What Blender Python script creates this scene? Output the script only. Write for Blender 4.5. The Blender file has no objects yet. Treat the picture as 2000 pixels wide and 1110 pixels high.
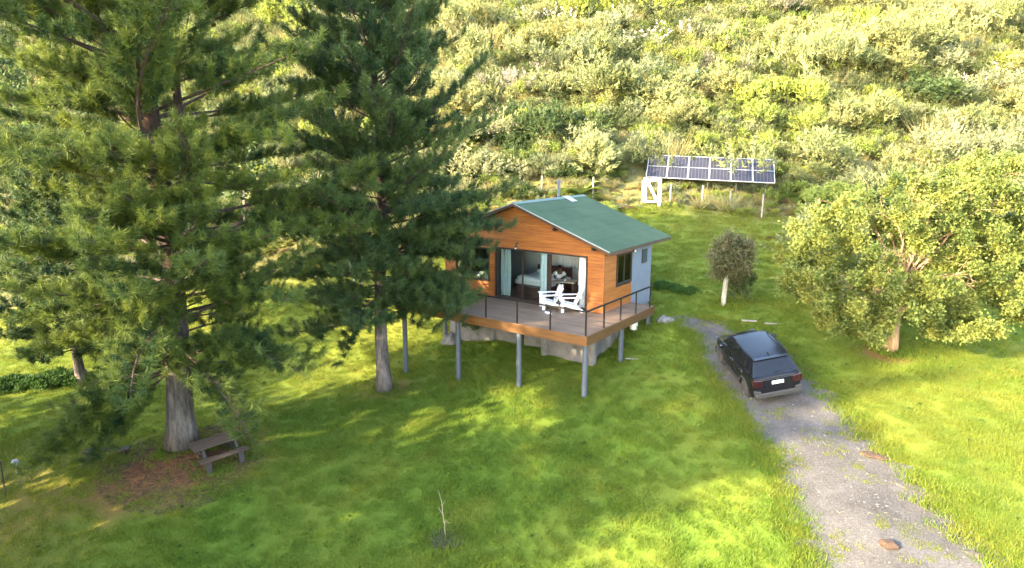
import bpy, math, random
import numpy as np
from mathutils import Vector, Matrix, Euler
R = math.radians
scene = bpy.context.scene
COL = scene.collection

# ------------------------------------------------------------------ camera
CAM = np.array([12.44, -23.972, 6.652]); YAW = -0.616497
cam_d = bpy.data.cameras.new('camera'); cam = bpy.data.objects.new('camera', cam_d); COL.objects.link(cam)
cam_d.sensor_width = 36; cam_d.lens = 36 * 1310.63 / 2000
cam_d.clip_start = .1; cam_d.clip_end = 3000
cam.matrix_world = (Matrix.Translation(CAM) @ Matrix.Rotation(-YAW, 4, 'Z') @
                    Matrix.Rotation(R(90) - 0.200969, 4, 'X') @ Matrix.Rotation(0.003951, 4, 'Z'))
scene.camera = cam
# ------------------------------------------------------------------ sky, sun, exposure
SUN_EL = 21.0; SUN_DIR = 67.0        # elevation; direction the shadows run (degrees from +X)
sx, sy = math.cos(R(SUN_DIR)), math.sin(R(SUN_DIR))
world = bpy.data.worlds.new('World'); scene.world = world; world.use_nodes = True
wn = world.node_tree
bgn = wn.nodes['Background']; sky = wn.nodes.new('ShaderNodeTexSky')
sky.sky_type = 'NISHITA'; sky.sun_disc = False
sky.sun_elevation = R(SUN_EL); sky.sun_rotation = math.atan2(-sx, -sy) % (2 * math.pi)
sky.altitude = 600; sky.dust_density = 2.0
wn.links.new(sky.outputs[0], bgn.inputs[0]); bgn.inputs[1].default_value = .15
sun_d = bpy.data.lights.new('sun', 'SUN'); sun = bpy.data.objects.new('sun', sun_d); COL.objects.link(sun)
sun_d.energy = 2.25; sun_d.angle = R(1.0); sun_d.color = (1, .87, .64)
sun.rotation_euler = Vector((sx * math.cos(R(SUN_EL)), sy * math.cos(R(SUN_EL)), -math.sin(R(SUN_EL)))).to_track_quat('-Z', 'Y').to_euler()
sun.location = (-20, -60, 40)
vs = scene.view_settings
scene.display_settings.display_device = 'sRGB'
vs.view_transform = 'Standard'; vs.look = 'None'; vs.exposure = 3.75; vs.gamma = 1
vs.use_curve_mapping = False
vs.use_white_balance = True; vs.white_balance_temperature = 6900; vs.white_balance_tint = 10
scene.render.engine = 'CYCLES'
scene.cycles.use_denoising = True
scene.cycles.max_bounces = 6; scene.cycles.transparent_max_bounces = 12
scene.cycles.diffuse_bounces = 3; scene.cycles.glossy_bounces = 3; scene.cycles.transmission_bounces = 4
scene.cycles.caustics_reflective = False; scene.cycles.caustics_refractive = False

# ------------------------------------------------------------------ terrain height
FH = np.array([np.sin(YAW), np.cos(YAW)]); RH = np.array([FH[1], -FH[0]])
def st2xy(s, t): return CAM[0] + FH[0] * s + RH[0] * t, CAM[1] + FH[1] * s + RH[1] * t
def xy2st(x, y):
    dx = np.asarray(x) - CAM[0]; dy = np.asarray(y) - CAM[1]
    return dx * FH[0] + dy * FH[1], dx * RH[0] + dy * RH[1]
CP = [(1.04,-3.24,-2.38),(-1.9,-3.24,-2.64),(-5,-3.24,-2.97),(-8.07,-3.24,-3.27),(1.05,-.3,-1.82),(1.05,2.35,-.86),
 (-7.75,-4.8,-3.5),(-9.8,-12.6,-3.7),(3.6,-11.4,-3.9),(12,-8,-2.35),(7.3,-.8,-1.38),(5.2,3.0,-.75),(-1,0,-1.95),(-5.5,0,-2.2),(-8.2,.5,-2.4),
 (3.3,5.3,-.25),(10.1,3.4,-.62),(0,5,-.3),(-8,5,-1.0),(-4,5,-.6),(2.5,10,.7),(8.5,10,.2),(15,5,-.9),(20,0,-1.6),
 (12.4,-23.9,-5.4),(3,-22,-6),(20,-14,-3.6),(-6,-22,-5.6),(-16,-18,-5.2),(26,-24,-5),(-14.5,-6.5,-4.1)]
FOOT = [(-60,36,-4.5),(-40,36,-3.8),(-30,37,-3),(-20,37,-2),(-11,38,-.4),(0,38.5,2.0),(8.4,40,3.05),(15,40,2.5),(25,40,2.2),(40,40,1.5),(60,40,1)]
for t, s, z in FOOT:
    for ds, dz in ((0,0),(6,2.6),(15,7.6),(25,13.6),(36,20),(55,27),(110,40),(260,60)):
        x, y = st2xy(s + ds, t); CP.append((x, y, z * (1 if ds < 30 else .6) + dz))
for s, t, z in ((20,-30,-5.2),(28,-30,-4.6),(30,-20,-4.0),(24,-20,-4.6),(20,35,-2),(30,35,0),(-20,0,-8),(-20,40,-7),(-20,-40,-9),(-80,0,-14),(-80,120,-14),(-80,-120,-14),(30,-120,-8),(30,120,-5),(30,-60,-6.5),(20,60,-3.5),
   (-300,0,-25),(-300,300,-25),(-300,-300,-25),(40,-400,-10),(40,400,-10),(300,300,55),(300,-300,55),(300,0,62)):
    x, y = st2xy(s, t); CP.append((x, y, z))
CP = np.array(CP, float)
def _phi(r2): return np.sqrt(r2 + 1.0)
_n = len(CP)
_A = np.zeros((_n + 3, _n + 3)); _A[:_n, :_n] = -_phi(((CP[:, None, :2] - CP[None, :, :2]) ** 2).sum(-1)); _A[:_n, :_n] -= np.eye(_n) * .15
_A[:_n, _n] = 1; _A[:_n, _n + 1:] = CP[:, :2]; _A[_n:, :_n] = _A[:_n, _n:].T
_W = np.linalg.solve(_A, np.r_[CP[:, 2], 0, 0, 0])
def h(x, y):
    x = np.asarray(x, float); y = np.asarray(y, float); sh = x.shape; X = np.c_[x.ravel(), y.ravel()]
    out = np.empty(len(X))
    for i in range(0, len(X), 20000):
        c = X[i:i + 20000]
        out[i:i + 20000] = -_phi(((c[:, None, :] - CP[None, :, :2]) ** 2).sum(-1)) @ _W[:_n] + _W[_n] + c @ _W[_n + 1:]
    out += .05 * np.sin(X[:, 0] * .9 + 1.3) * np.sin(X[:, 1] * .8) + .03 * np.sin(X[:, 0] * 2.1 + X[:, 1] * 1.3)
    return out.reshape(sh)
def hz(x, y): return float(h([x], [y])[0])
def foot_s(t): return np.interp(t, [f[0] for f in FOOT], [f[1] for f in FOOT])
def vnoise(x, y, seed=0, oct=3):
    """smooth value noise 0..1"""
    x = np.asarray(x, float); y = np.asarray(y, float); tot = np.zeros_like(x); amp = 1; s = 0
    for o in range(oct):
        xi = np.floor(x).astype(np.int64); yi = np.floor(y).astype(np.int64); fx = x - xi; fy = y - yi
        fx = fx * fx * (3 - 2 * fx); fy = fy * fy * (3 - 2 * fy)
        def hs(a, b):
            n = (a * 374761393 + b * 668265263 + (seed + o) * 974711) & 0x7fffffff
            n = ((n ^ (n >> 13)) * 1274126177) & 0x7fffffff
            return ((n ^ (n >> 16)) & 0xffff) / 65535.
        v = (hs(xi, yi) * (1 - fx) + hs(xi + 1, yi) * fx) * (1 - fy) + (hs(xi, yi + 1) * (1 - fx) + hs(xi + 1, yi + 1) * fx) * fy
        tot += v * amp; s += amp; amp *= .5; x = x * 2.03; y = y * 2.03
    return tot / s
DL = np.array([(10.62,-9.53),(10.17,-8.89),(9.23,-7.09),(8.27,-5.03),(6.91,-3.03),(5.72,-1.73),(4.36,-0.02),(3.61,1.3),(3.05,2.25),(2.1,2.75),(1.45,3.05)])
DR = np.array([(14.05,-7.77),(13.66,-7.21),(12.47,-5.46),(10.99,-3.4),(10.21,-2.57),(9.27,-1.24),(8.14,0.39),(7.0,1.88),(5.3,3.1),(3.9,3.7),(2.6,3.9)])
DL = np.r_[[(13.6,-16.0),(12.2,-12.6)], DL]; DR = np.r_[[(17.6,-14.0),(15.7,-10.6)], DR]
DPOLY = np.r_[DL, DR[::-1]]
def inpoly(x, y, P):
    x = np.asarray(x); y = np.asarray(y); c = np.zeros(x.shape, bool); j = len(P) - 1
    for i in range(len(P)):
        xi, yi = P[i]; xj, yj = P[j]
        c ^= ((yi > y) != (yj > y)) & (x < (xj - xi) * (y - yi) / (yj - yi + 1e-12) + xi); j = i
    return c
P1 = (-9.75, -12.6); P2 = (-7.62, -4.95); TR = (10.13, 3.5)
def dryness(x, y):
    """needle litter and worn soil, 0..1"""
    n = vnoise(x * .9, y * .9, 5); d = np.zeros_like(np.asarray(x, float))
    d1 = np.hypot((x - P1[0] - .5), (y - P1[1] + .6)); d = np.maximum(d, np.clip(1.5 - d1 / 2.6 + (n - .5) * 1.1, 0, 1))
    d2 = np.hypot(x - P2[0], y - P2[1]); d = np.maximum(d, .75 * np.clip(1.1 - d2 / 1.6 + (n - .5) * .8, 0, 1))
    d3 = np.hypot((x - TR[0] + .15) / 1.3, y - TR[1] + .5); d = np.maximum(d, .9 * np.clip(1.2 - d3 / .9 + (n - .5), 0, 1))
    d4 = np.hypot((x + 12.5) / 1.5, y + 16.5); d = np.maximum(d, .42 * np.clip(1.3 - d4 / 3.2 + (n - .5) * 1.4, 0, 1))
    return d

# ------------------------------------------------------------------ helpers
class MB:
    def __init__(self): self.v = []; self.f = []; self.mi = []; self.cur = 0
    def add(self, V, F):
        o = len(self.v); self.v += [tuple(map(float, p)) for p in V]
        for f in F: self.f.append(tuple(i + o for i in f)); self.mi.append(self.cur)
        return self
    def box(self, a, b, M=None):
        (x0, y0, z0), (x1, y1, z1) = a, b
        V = [(x0,y0,z0),(x1,y0,z0),(x1,y1,z0),(x0,y1,z0),(x0,y0,z1),(x1,y0,z1),(x1,y1,z1),(x0,y1,z1)]
        if M is not None: V = [tuple(M @ Vector(v)) for v in V]
        return self.add(V, [(0,3,2,1),(4,5,6,7),(0,1,5,4),(1,2,6,5),(2,3,7,6),(3,0,4,7)])
    def bar(self, p, q, w, d, up=(0,0,1)):
        """box from p to q, w wide, d deep"""
        p = Vector(p); q = Vector(q); a = (q - p).normalized(); u = Vector(up)
        if abs(a.dot(u)) > .98: u = Vector((0,1,0))
        s = a.cross(u).normalized(); u = s.cross(a)
        V = []
        for c in (p, q):
            for i, j in ((-1,-1),(1,-1),(1,1),(-1,1)): V.append(c + s * i * w / 2 + u * j * d / 2)
        return self.add(V, [(0,1,2,3),(7,6,5,4),(0,4,5,1),(1,5,6,2),(2,6,7,3),(3,7,4,0)])
    def tube(self, pts, rad, n=8, cap=True):
        pts = [Vector(p) for p in pts]; rad = [rad] * len(pts) if not hasattr(rad, '__len__') else rad
        V = []; F = []; s = None
        for i, p in enumerate(pts):
            a = (pts[min(i + 1, len(pts) - 1)] - pts[max(i - 1, 0)]).normalized()
            if s is None:
                s = a.cross(Vector((0,0,1)) if abs(a.z) < .9 else Vector((1,0,0))).normalized()
            s = (s - a * s.dot(a)).normalized(); b = a.cross(s)
            for k in range(n):
                t = 2 * math.pi * k / n; V.append(p + (s * math.cos(t) + b * math.sin(t)) * rad[i])
        for i in range(len(pts) - 1):
            for k in range(n):
                F.append((i*n+k, i*n+(k+1)%n, (i+1)*n+(k+1)%n, (i+1)*n+k))
        if cap: F.append(tuple(range(n))[::-1]); F.append(tuple(range((len(pts)-1)*n, len(pts)*n)))
        return self.add(V, F)
    def prism(self, poly, axis, a, b):
        """polygon (2-D) extruded along axis 'x','y' or 'z' from a to b"""
        def m(p, t): return {'y': (p[0], t, p[1]), 'x': (t, p[0], p[1]), 'z': (p[0], p[1], t)}[axis]
        n = len(poly); V = [m(p, a) for p in poly] + [m(p, b) for p in poly]
        F = [tuple(range(n)), tuple(range(2*n-1, n-1, -1))] + [(i, i+n, (i+1)%n+n, (i+1)%n) for i in range(n)]
        return self.add(V, F)
    def sphere(self, c, r, n=12, m=8, sc=(1,1,1)):
        V = [(c[0], c[1], c[2] - r*sc[2])]; F = []
        for i in range(1, m):
            t = math.pi * i / m
            for k in range(n):
                u = 2*math.pi*k/n
                V.append((c[0]+r*sc[0]*math.sin(t)*math.cos(u), c[1]+r*sc[1]*math.sin(t)*math.sin(u), c[2]-r*sc[2]*math.cos(t)))
        V.append((c[0], c[1], c[2]+r*sc[2])); L = len(V)-1
        for k in range(n):
            F.append((0, 1+(k+1)%n, 1+k)); F.append((L, L-n+k, L-n+(k+1)%n))
        for i in range(m-2):
            for k in range(n):
                F.append((1+i*n+k, 1+i*n+(k+1)%n, 1+(i+1)*n+(k+1)%n, 1+(i+1)*n+k))
        return self.add(V, F)
    def mesh(self, name, mats, smooth=False):
        me = bpy.data.meshes.new(name); me.from_pydata(self.v, [], self.f); me.update()
        for m in (mats if isinstance(mats, (list, tuple)) else [mats]): me.materials.append(m)
        if any(self.mi): me.polygons.foreach_set('material_index', self.mi)
        import bmesh
        bm = bmesh.new(); bm.from_mesh(me); bmesh.ops.recalc_face_normals(bm, faces=bm.faces); bm.to_mesh(me); bm.free()
        if smooth: me.polygons.foreach_set('use_smooth', [True] * len(me.polygons))
        return me
def link(name, me, parent=None, loc=None, rot=None):
    o = bpy.data.objects.new(name, me); COL.objects.link(o)
    if parent is not None: o.parent = parent
    if loc is not None: o.location = loc
    if rot is not None: o.rotation_euler = rot
    return o
def obj(name, mb, mats, parent=None, loc=None, smooth=False, bevel=0, rot=None, seg=2):
    o = link(name, mb.mesh(name, mats, smooth), parent, loc, rot)
    if bevel:
        b = o.modifiers.new('bevel', 'BEVEL'); b.width = bevel; b.segments = seg; b.limit_method = 'ANGLE'; b.angle_limit = R(40)
    return o
def tag(o, label, cat, group=None, kind=None):
    o['label'] = label; o['category'] = cat
    if group: o['group'] = group
    if kind: o['kind'] = kind
    return o
def thing(name, label, cat, loc=(0,0,0), rz=0, group=None):
    o = bpy.data.objects.new(name, None); COL.objects.link(o); o.location = loc; o.rotation_euler = (0, 0, rz)
    o.empty_display_size = .2
    return tag(o, label, cat, group)
def np_mesh(name, V, F, mats, tint=None, mi=None, smooth=False):
    V = np.asarray(V, np.float32); F = np.asarray(F, np.int32); k = F.shape[1]
    me = bpy.data.meshes.new(name); me.vertices.add(len(V)); me.vertices.foreach_set('co', V.ravel())
    me.loops.add(F.size); me.loops.foreach_set('vertex_index', F.ravel())
    me.polygons.add(len(F)); me.polygons.foreach_set('loop_start', np.arange(0, F.size, k, dtype=np.int32))
    try: me.polygons.foreach_set('loop_total', np.full(len(F), k, np.int32))
    except Exception: pass
    for m in (mats if isinstance(mats, (list, tuple)) else [mats]): me.materials.append(m)
    if mi is not None: me.polygons.foreach_set('material_index', np.asarray(mi, np.int32))
    if smooth: me.polygons.foreach_set('use_smooth', np.ones(len(F), bool))
    me.update(calc_edges=True)
    if tint is not None:
        a = me.attributes.new('tint', 'FLOAT', 'POINT'); a.data.foreach_set('value', np.asarray(tint, np.float32))
    return me

# ------------------------------------------------------------------ materials
class NT:
    def __init__(self, name):
        self.m = bpy.data.materials.new(name); self.m.use_nodes = True; self.t = self.m.node_tree
        self.b = self.t.nodes['Principled BSDF']; self.out = self.t.nodes['Material Output']
    def n(self, typ, **kw):
        o = self.t.nodes.new(typ)
        for k, v in kw.items():
            if k.startswith('i_'): o.inputs[k[2:].replace('_', ' ')].default_value = v
            elif isinstance(k, str): setattr(o, k, v)
        return o
    def l(self, a, b): self.t.links.new(a, b)
    def noise(self, scale, detail=4, rough=.6, vec=None, coord='Object', sc=None):
        if vec is None: vec = self.n('ShaderNodeTexCoord').outputs[coord]
        if sc:
            mp = self.n('ShaderNodeMapping'); mp.inputs['Scale'].default_value = sc; self.l(vec, mp.inputs['Vector']); vec = mp.outputs[0]
        t = self.n('ShaderNodeTexNoise'); t.inputs['Scale'].default_value = scale; t.inputs['Detail'].default_value = detail
        t.inputs['Roughness'].default_value = rough; self.l(vec, t.inputs['Vector']); return t.outputs['Fac']
    def ramp(self, fac, stops, interp='LINEAR'):
        r = self.n('ShaderNodeValToRGB'); cr = r.color_ramp; cr.interpolation = interp
        while len(cr.elements) < len(stops): cr.elements.new(.5)
        for e, (p, c) in zip(cr.elements, stops): e.position = p; e.color = tuple(c) + (1,) if len(c) == 3 else c
        self.l(fac, r.inputs[0]); return r.outputs[0]
    def mix(self, fac, a, b, typ='MIX'):
        m = self.n('ShaderNodeMix', data_type='RGBA', blend_type=typ)
        for s, x in ((0, fac), (6, a), (7, b)):
            if hasattr(x, 'links'): self.l(x, m.inputs[s])
            elif s == 0: m.inputs[0].default_value = x
            else: m.inputs[s].default_value = tuple(x) + (1,) if len(x) == 3 else x
        return m.outputs[2]
    def bump(self, hgt, strength=.3, dist=.02):
        b = self.n('ShaderNodeBump'); b.inputs['Strength'].default_value = strength; b.inputs['Distance'].default_value = dist
        self.l(hgt, b.inputs['Height']); self.l(b.outputs[0], self.b.inputs['Normal'])
def sc3(c, k): return tuple(min(1, x * k) for x in c)
def pbr(name, col, rough=.6, var=.15, scale=6, metal=0, bump=0, sc=None, coat=0, spec=.5, objvar=0):
    t = NT(name); f = t.noise(scale, 5, .65, sc=sc)
    c = t.ramp(f, [(.3, sc3(col, 1 - var)), (.7, sc3(col, 1 + var))])
    if objvar:
        oi = t.n('ShaderNodeObjectInfo'); c = t.mix(1, c, t.ramp(oi.outputs['Random'], [(0, (1-objvar,)*3), (1, (1,)*3)]), 'MULTIPLY')
    t.l(c, t.b.inputs['Base Color']); t.b.inputs['Roughness'].default_value = rough; t.b.inputs['Metallic'].default_value = metal
    t.b.inputs['Specular IOR Level'].default_value = spec
    if coat: t.b.inputs['Coat Weight'].default_value = coat; t.b.inputs['Coat Roughness'].default_value = .05
    if bump: t.bump(f, bump)
    return t.m
def leaf(name, ca, cb, trans=.35, rnd=.25, inst=False, rough=.6):
    """foliage: colour between ca and cb by per-clump tint and by object"""
    t = NT(name)
    at = t.n('ShaderNodeAttribute', attribute_name='tint')
    if inst: at.attribute_type = 'INSTANCER'
    c = t.mix(at.outputs['Fac'], ca, cb)
    oi = t.n('ShaderNodeObjectInfo')
    c = t.mix(1, c, t.ramp(oi.outputs['Random'], [(0, (1-rnd, 1-rnd*.8, 1-rnd)), (.5, (1, 1, 1)), (1, (1, 1-rnd*.25, 1-rnd*.6))]), 'MULTIPLY')
    t.l(c, t.b.inputs['Base Color']); t.b.inputs['Roughness'].default_value = rough; t.b.inputs['Specular IOR Level'].default_value = .25
    tr = t.n('ShaderNodeBsdfTranslucent'); t.l(c, tr.inputs[0])
    mx = t.n('ShaderNodeMixShader'); mx.inputs[0].default_value = trans
    t.l(t.b.outputs[0], mx.inputs[1]); t.l(tr.outputs[0], mx.inputs[2]); t.l(mx.outputs[0], t.out.inputs[0])
    return t.m
def glass(name, tintc=(.9,.95,.95), clear=.85):
    t = NT(name); tr = t.n('ShaderNodeBsdfTransparent'); tr.inputs[0].default_value = tuple(tintc) + (1,)
    g = t.n('ShaderNodeBsdfGlossy'); g.inputs['Roughness'].default_value = .02
    fr = t.n('ShaderNodeFresnel'); fr.inputs[0].default_value = 1.5
    mx = t.n('ShaderNodeMixShader'); t.l(fr.outputs[0], mx.inputs[0]); t.l(tr.outputs[0], mx.inputs[1]); t.l(g.outputs[0], mx.inputs[2])
    t.l(mx.outputs[0], t.out.inputs[0]); return t.m

def wood_mat(name, dark, light, rough=.5, axis='x', objvar=.3, bump=.15):
    t = NT(name); sc = {'x': (.35, 6, 6), 'y': (6, .35, 6), 'z': (6, 6, .35)}[axis]
    vec = t.n('ShaderNodeTexCoord').outputs['Object']
    oi = t.n('ShaderNodeObjectInfo')
    ad = t.n('ShaderNodeVectorMath', operation='ADD'); t.l(vec, ad.inputs[0])
    cmb = t.n('ShaderNodeVectorMath', operation='SCALE'); cmb.inputs[0].default_value = (13, 7, 5); t.l(oi.outputs['Random'], cmb.inputs['Scale']); t.l(cmb.outputs[0], ad.inputs[1])
    f = t.noise(3.5, 6, .6, vec=ad.outputs[0], sc=sc)
    c = t.ramp(f, [(.28, dark), (.72, light)])
    if objvar: c = t.mix(1, c, t.ramp(oi.outputs['Random'], [(0, (1-objvar, 1-objvar*1.15, 1-objvar*1.2)), (1, (1, 1, 1))]), 'MULTIPLY')
    t.l(c, t.b.inputs['Base Color']); t.b.inputs['Roughness'].default_value = rough; t.bump(f, bump, .01); return t.m

M = {}
M['cedar'] = wood_mat('cedar cladding', (.19,.054,.010), (.43,.145,.026), .5, 'x', .18)
M['cedar_y'] = wood_mat('cedar cladding side', (.27,.078,.014), (.52,.175,.033), .5, 'y', .16)
M['cedar_dark'] = wood_mat('dark stained wood', (.05,.025,.015), (.09,.045,.025), .5, 'z', .1)
M['fascia'] = wood_mat('varnished fascia', (.095,.040,.014), (.20,.090,.030), .4, 'x', .15)
M['deckwood'] = wood_mat('weathered deck board', (.122,.077,.045), (.215,.145,.090), .6, 'x', .28)
M['oldwood'] = wood_mat('weathered table wood', (.045,.027,.016), (.095,.060,.038), .9, 'x', .25)
M['darkwood'] = wood_mat('dark damp wood', (.03,.022,.02), (.06,.045,.04), .8, 'z', .2)
M['furniture'] = wood_mat('brown furniture wood', (.045,.018,.01), (.09,.036,.02), .5, 'x', .2)
M['palewood'] = wood_mat('sun bleached post', (.20,.18,.14), (.36,.33,.26), .8, 'z', .2)
M['post'] = pbr('blue grey painted post', (.065,.075,.090), .55, .12, 3)
M['greywall'] = pbr('pale blue grey render', (.175,.190,.215), .8, .06, 2, bump=.05)
M['roof'] = None
M['black'] = pbr('black painted steel', (.006,.0055,.0055), .4, .1, 4)
M['frame'] = pbr('dark brown window frame', (.03,.018,.014), .4, .15, 4)
M['concrete'] = pbr('pale plinth concrete', (.135,.122,.112), .85, .35, 2.5, bump=.25)
M['rock'] = pbr('grey field stone', (.13,.122,.115), .9, .4, 5, bump=.6)
M['white'] = pbr('white plastic', (.82,.81,.78), .4, .03, 3)
M['whitewood'] = pbr('white painted wood', (.52,.51,.45), .6, .06, 5)
M['cloth'] = pbr('white cotton', (.80,.79,.76), .9, .05, 6, bump=.1)
M['towel'] = pbr('cream towel with brown blotches', (.66,.58,.52), .95, .35, 9)
M['curtain'] = pbr('pale blue curtain', (.58,.68,.70), .9, .06, 4)
M['curtain_w'] = pbr('white curtain', (.78,.79,.78), .9, .04, 4)
M['inner'] = pbr('white interior wall', (.62,.60,.57), .8, .04, 2)
M['innerdark'] = pbr('grey tile', (.13,.14,.15), .5, .12, 5)
M['floor'] = wood_mat('interior floor', (.14,.08,.05), (.22,.13,.08), .45, 'x', 0)
M['glass'] = glass('window glass')
M['steel'] = pbr('blue grey flue steel', (.11,.12,.15), .4, .1, 5, metal=.4)
M['galv'] = pbr('galvanised frame', (.42,.42,.42), .5, .06, 5, metal=.2)
M['leg'] = pbr('dull mounting steel', (.04,.04,.035), .7, .1, 5)
M['tub'] = pbr('white enamel', (.80,.80,.79), .25, .02, 3)
M['bark'] = None

def bark(name, dark, light, scale=5, upper=False):
    t = NT(name); f = t.noise(scale, 8, .7, sc=(1, 1, .18)); f2 = t.noise(scale * .35, 4, .6)
    c = t.ramp(f, [(.36, dark), (.62, light)]); 
    if upper:      # the plates of the old butt give way to thin red brown bark higher up
        z = t.n('ShaderNodeSeparateXYZ'); t.l(t.n('ShaderNodeTexCoord').outputs['Object'], z.inputs[0]); mr = t.n('ShaderNodeMapRange'); t.l(z.outputs['Z'], mr.inputs[0])
        mr.inputs[1].default_value = 2.2; mr.inputs[2].default_value = 5.5; c = t.mix(mr.outputs[0], c, t.ramp(f, [(.36, (.018,.010,.007)), (.62, (.070,.038,.026))]))
    t.l(c, t.b.inputs['Base Color']); t.b.inputs['Roughness'].default_value = .95; t.bump(f, .9, .08); return t.m
M['bark'] = bark('pine bark', (.035,.025,.021), (.19,.150,.130), upper=True)
M['bark_pale'] = bark('pale bark', (.22,.20,.16), (.52,.48,.40), 9)
M['bark_tan'] = bark('tan bark', (.17,.10,.055), (.42,.27,.15), 7)
M['twig'] = pbr('brown twig', (.055,.034,.025), .9, .35, 6)
M['twig_pale'] = pbr('dull straw', (.16,.135,.095), .9, .25, 6)
M['deadtwig'] = pbr('pale dead twig', (.34,.27,.19), .9, .25, 6)

# roof sheet: green felt with faint weathering
t = NT('green roof felt'); f = t.noise(.55, 5, .6); f2 = t.noise(2.0, 5, .7, sc=(.25, 1.6, 1))
c = t.ramp(f, [(.28, (.030,.055,.022)), (.72, (.056,.086,.038))]); c = t.mix(t.ramp(f2, [(.60, (0,0,0)), (.72, (.35,.35,.35))]), c, (.028,.054,.027))
f3 = t.noise(3.5, 6, .75); c = t.mix(t.ramp(f3, [(.70, (0,0,0)), (.73, (.5,.5,.5))]), c, (.085,.125,.08))
t.l(c, t.b.inputs['Base Color']); t.b.inputs['Roughness'].default_value = .8; t.b.inputs['Specular IOR Level'].default_value = .25; t.bump(t.noise(40, 3), .15, .01); M['roof'] = t.m

# ground
t = NT('lawn and slope soil')
at = t.n('ShaderNodeAttribute', attribute_name='dry'); ah = t.n('ShaderNodeAttribute', attribute_name='hill'); ay = t.n('ShaderNodeAttribute', attribute_name='tint')
f = t.noise(1.1, 6, .65); f2 = t.noise(14, 6, .7)
g = t.mix(ay.outputs['Fac'], (.098,.150,.017), (.175,.178,.026))
g = t.mix(1, g, t.ramp(f2, [(.25, (.65,.65,.65)), (.7, (1.0,1.0,1.0))]), 'MULTIPLY')
litter = t.ramp(f2, [(.3, (.085,.036,.017)), (.7, (.235,.105,.046))])
g = t.mix(at.outputs['Fac'], g, litter)
hillc = t.ramp(f2, [(.3, (.09,.085,.025)), (.7, (.20,.175,.065))])
g = t.mix(ah.outputs['Fac'], g, hillc)
t.l(g, t.b.inputs['Base Color']); t.b.inputs['Roughness'].default_value = .95; t.b.inputs['Specular IOR Level'].default_value = .1; t.bump(f2, .5, .05); M['ground'] = t.m
# driveway
t = NT('worn gravel drive'); f = t.noise(.7, 7, .7); f2 = t.noise(22, 5, .75); f3 = t.noise(3.2, 6, .7)
c = t.ramp(f, [(.3, (.062,.055,.049)), (.5, (.105,.095,.086)), (.72, (.152,.139,.125))])
c = t.mix(t.ramp(f3, [(.55, (0,0,0)), (.72, (.65,.65,.65))]), c, (.105,.088,.062))
c = t.mix(1, c, t.ramp(f2, [(.3, (.42,.42,.43)), (.62, (1.05,1.05,1.05))]), 'MULTIPLY')
t.l(c, t.b.inputs['Base Color']); t.b.inputs['Roughness'].default_value = .95; t.b.inputs['Specular IOR Level'].default_value = .15; t.bump(f2, .8, .04); M['drive'] = t.m
M['pebble'] = pbr('pale pebble', (.12,.113,.105), .9, .3, 8, objvar=.45)
M['clod'] = pbr('brown earth clod', (.050,.028,.016), .95, .35, 14, bump=.6)
M['mulch'] = pbr('dark mulch', (.045,.04,.032), .95, .4, 14)

# foliage
M['grass'] = leaf('lawn grass', (.112,.185,.018), (.240,.240,.034), .48, .15, inst=True)
M['weed'] = leaf('dark weed', (.035,.085,.018), (.06,.12,.02), .3, .2)
M['needle1'] = leaf('pine needles', (.018,.054,.020), (.185,.215,.030), .34, 0)  # upper tint paints sunlit yellow green onto the new tip growth
M['needle2'] = leaf('dark pine needles', (.015,.046,.021), (.110,.145,.032), .30, 0)
M['tree_leaf'] = leaf('yellow green leaves', (.075,.120,.032), (.29,.300,.068), .5, 0)
M['small_leaf'] = leaf('olive grey leaves', (.075,.085,.032), (.15,.135,.065), .3, 0)
M['young_leaf'] = leaf('bright young leaves', (.16,.24,.02), (.26,.34,.03), .5, .1)
SH = dict(  # leaf tones also paled to stand in for haze over the slope
 pale=((.20,.215,.080), (.325,.32,.130)), lime=((.18,.235,.050), (.29,.32,.065)), grey=((.19,.205,.10), (.29,.29,.145)),
 dark=((.045,.075,.025), (.085,.115,.035)), fern=((.11,.15,.03), (.20,.22,.05)), dry=((.22,.14,.065), (.34,.24,.12)),
 mauve=((.25,.20,.155), (.36,.30,.23)), straw=((.30,.25,.10), (.42,.36,.15)))
for k, (a, b) in SH.items(): M['sh_' + k] = leaf('shrub leaves ' + k, a, b, .42, .28)
M['sh_under'] = leaf('shaded undergrowth leaves', (.095,.120,.038), (.190,.205,.072), .42, .3)  # greens lowered so shade between the shrubs sits in the colour
M['blossom'] = leaf('pink white blossom', (.36,.29,.25), (.46,.39,.34), .3, .1)

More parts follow.
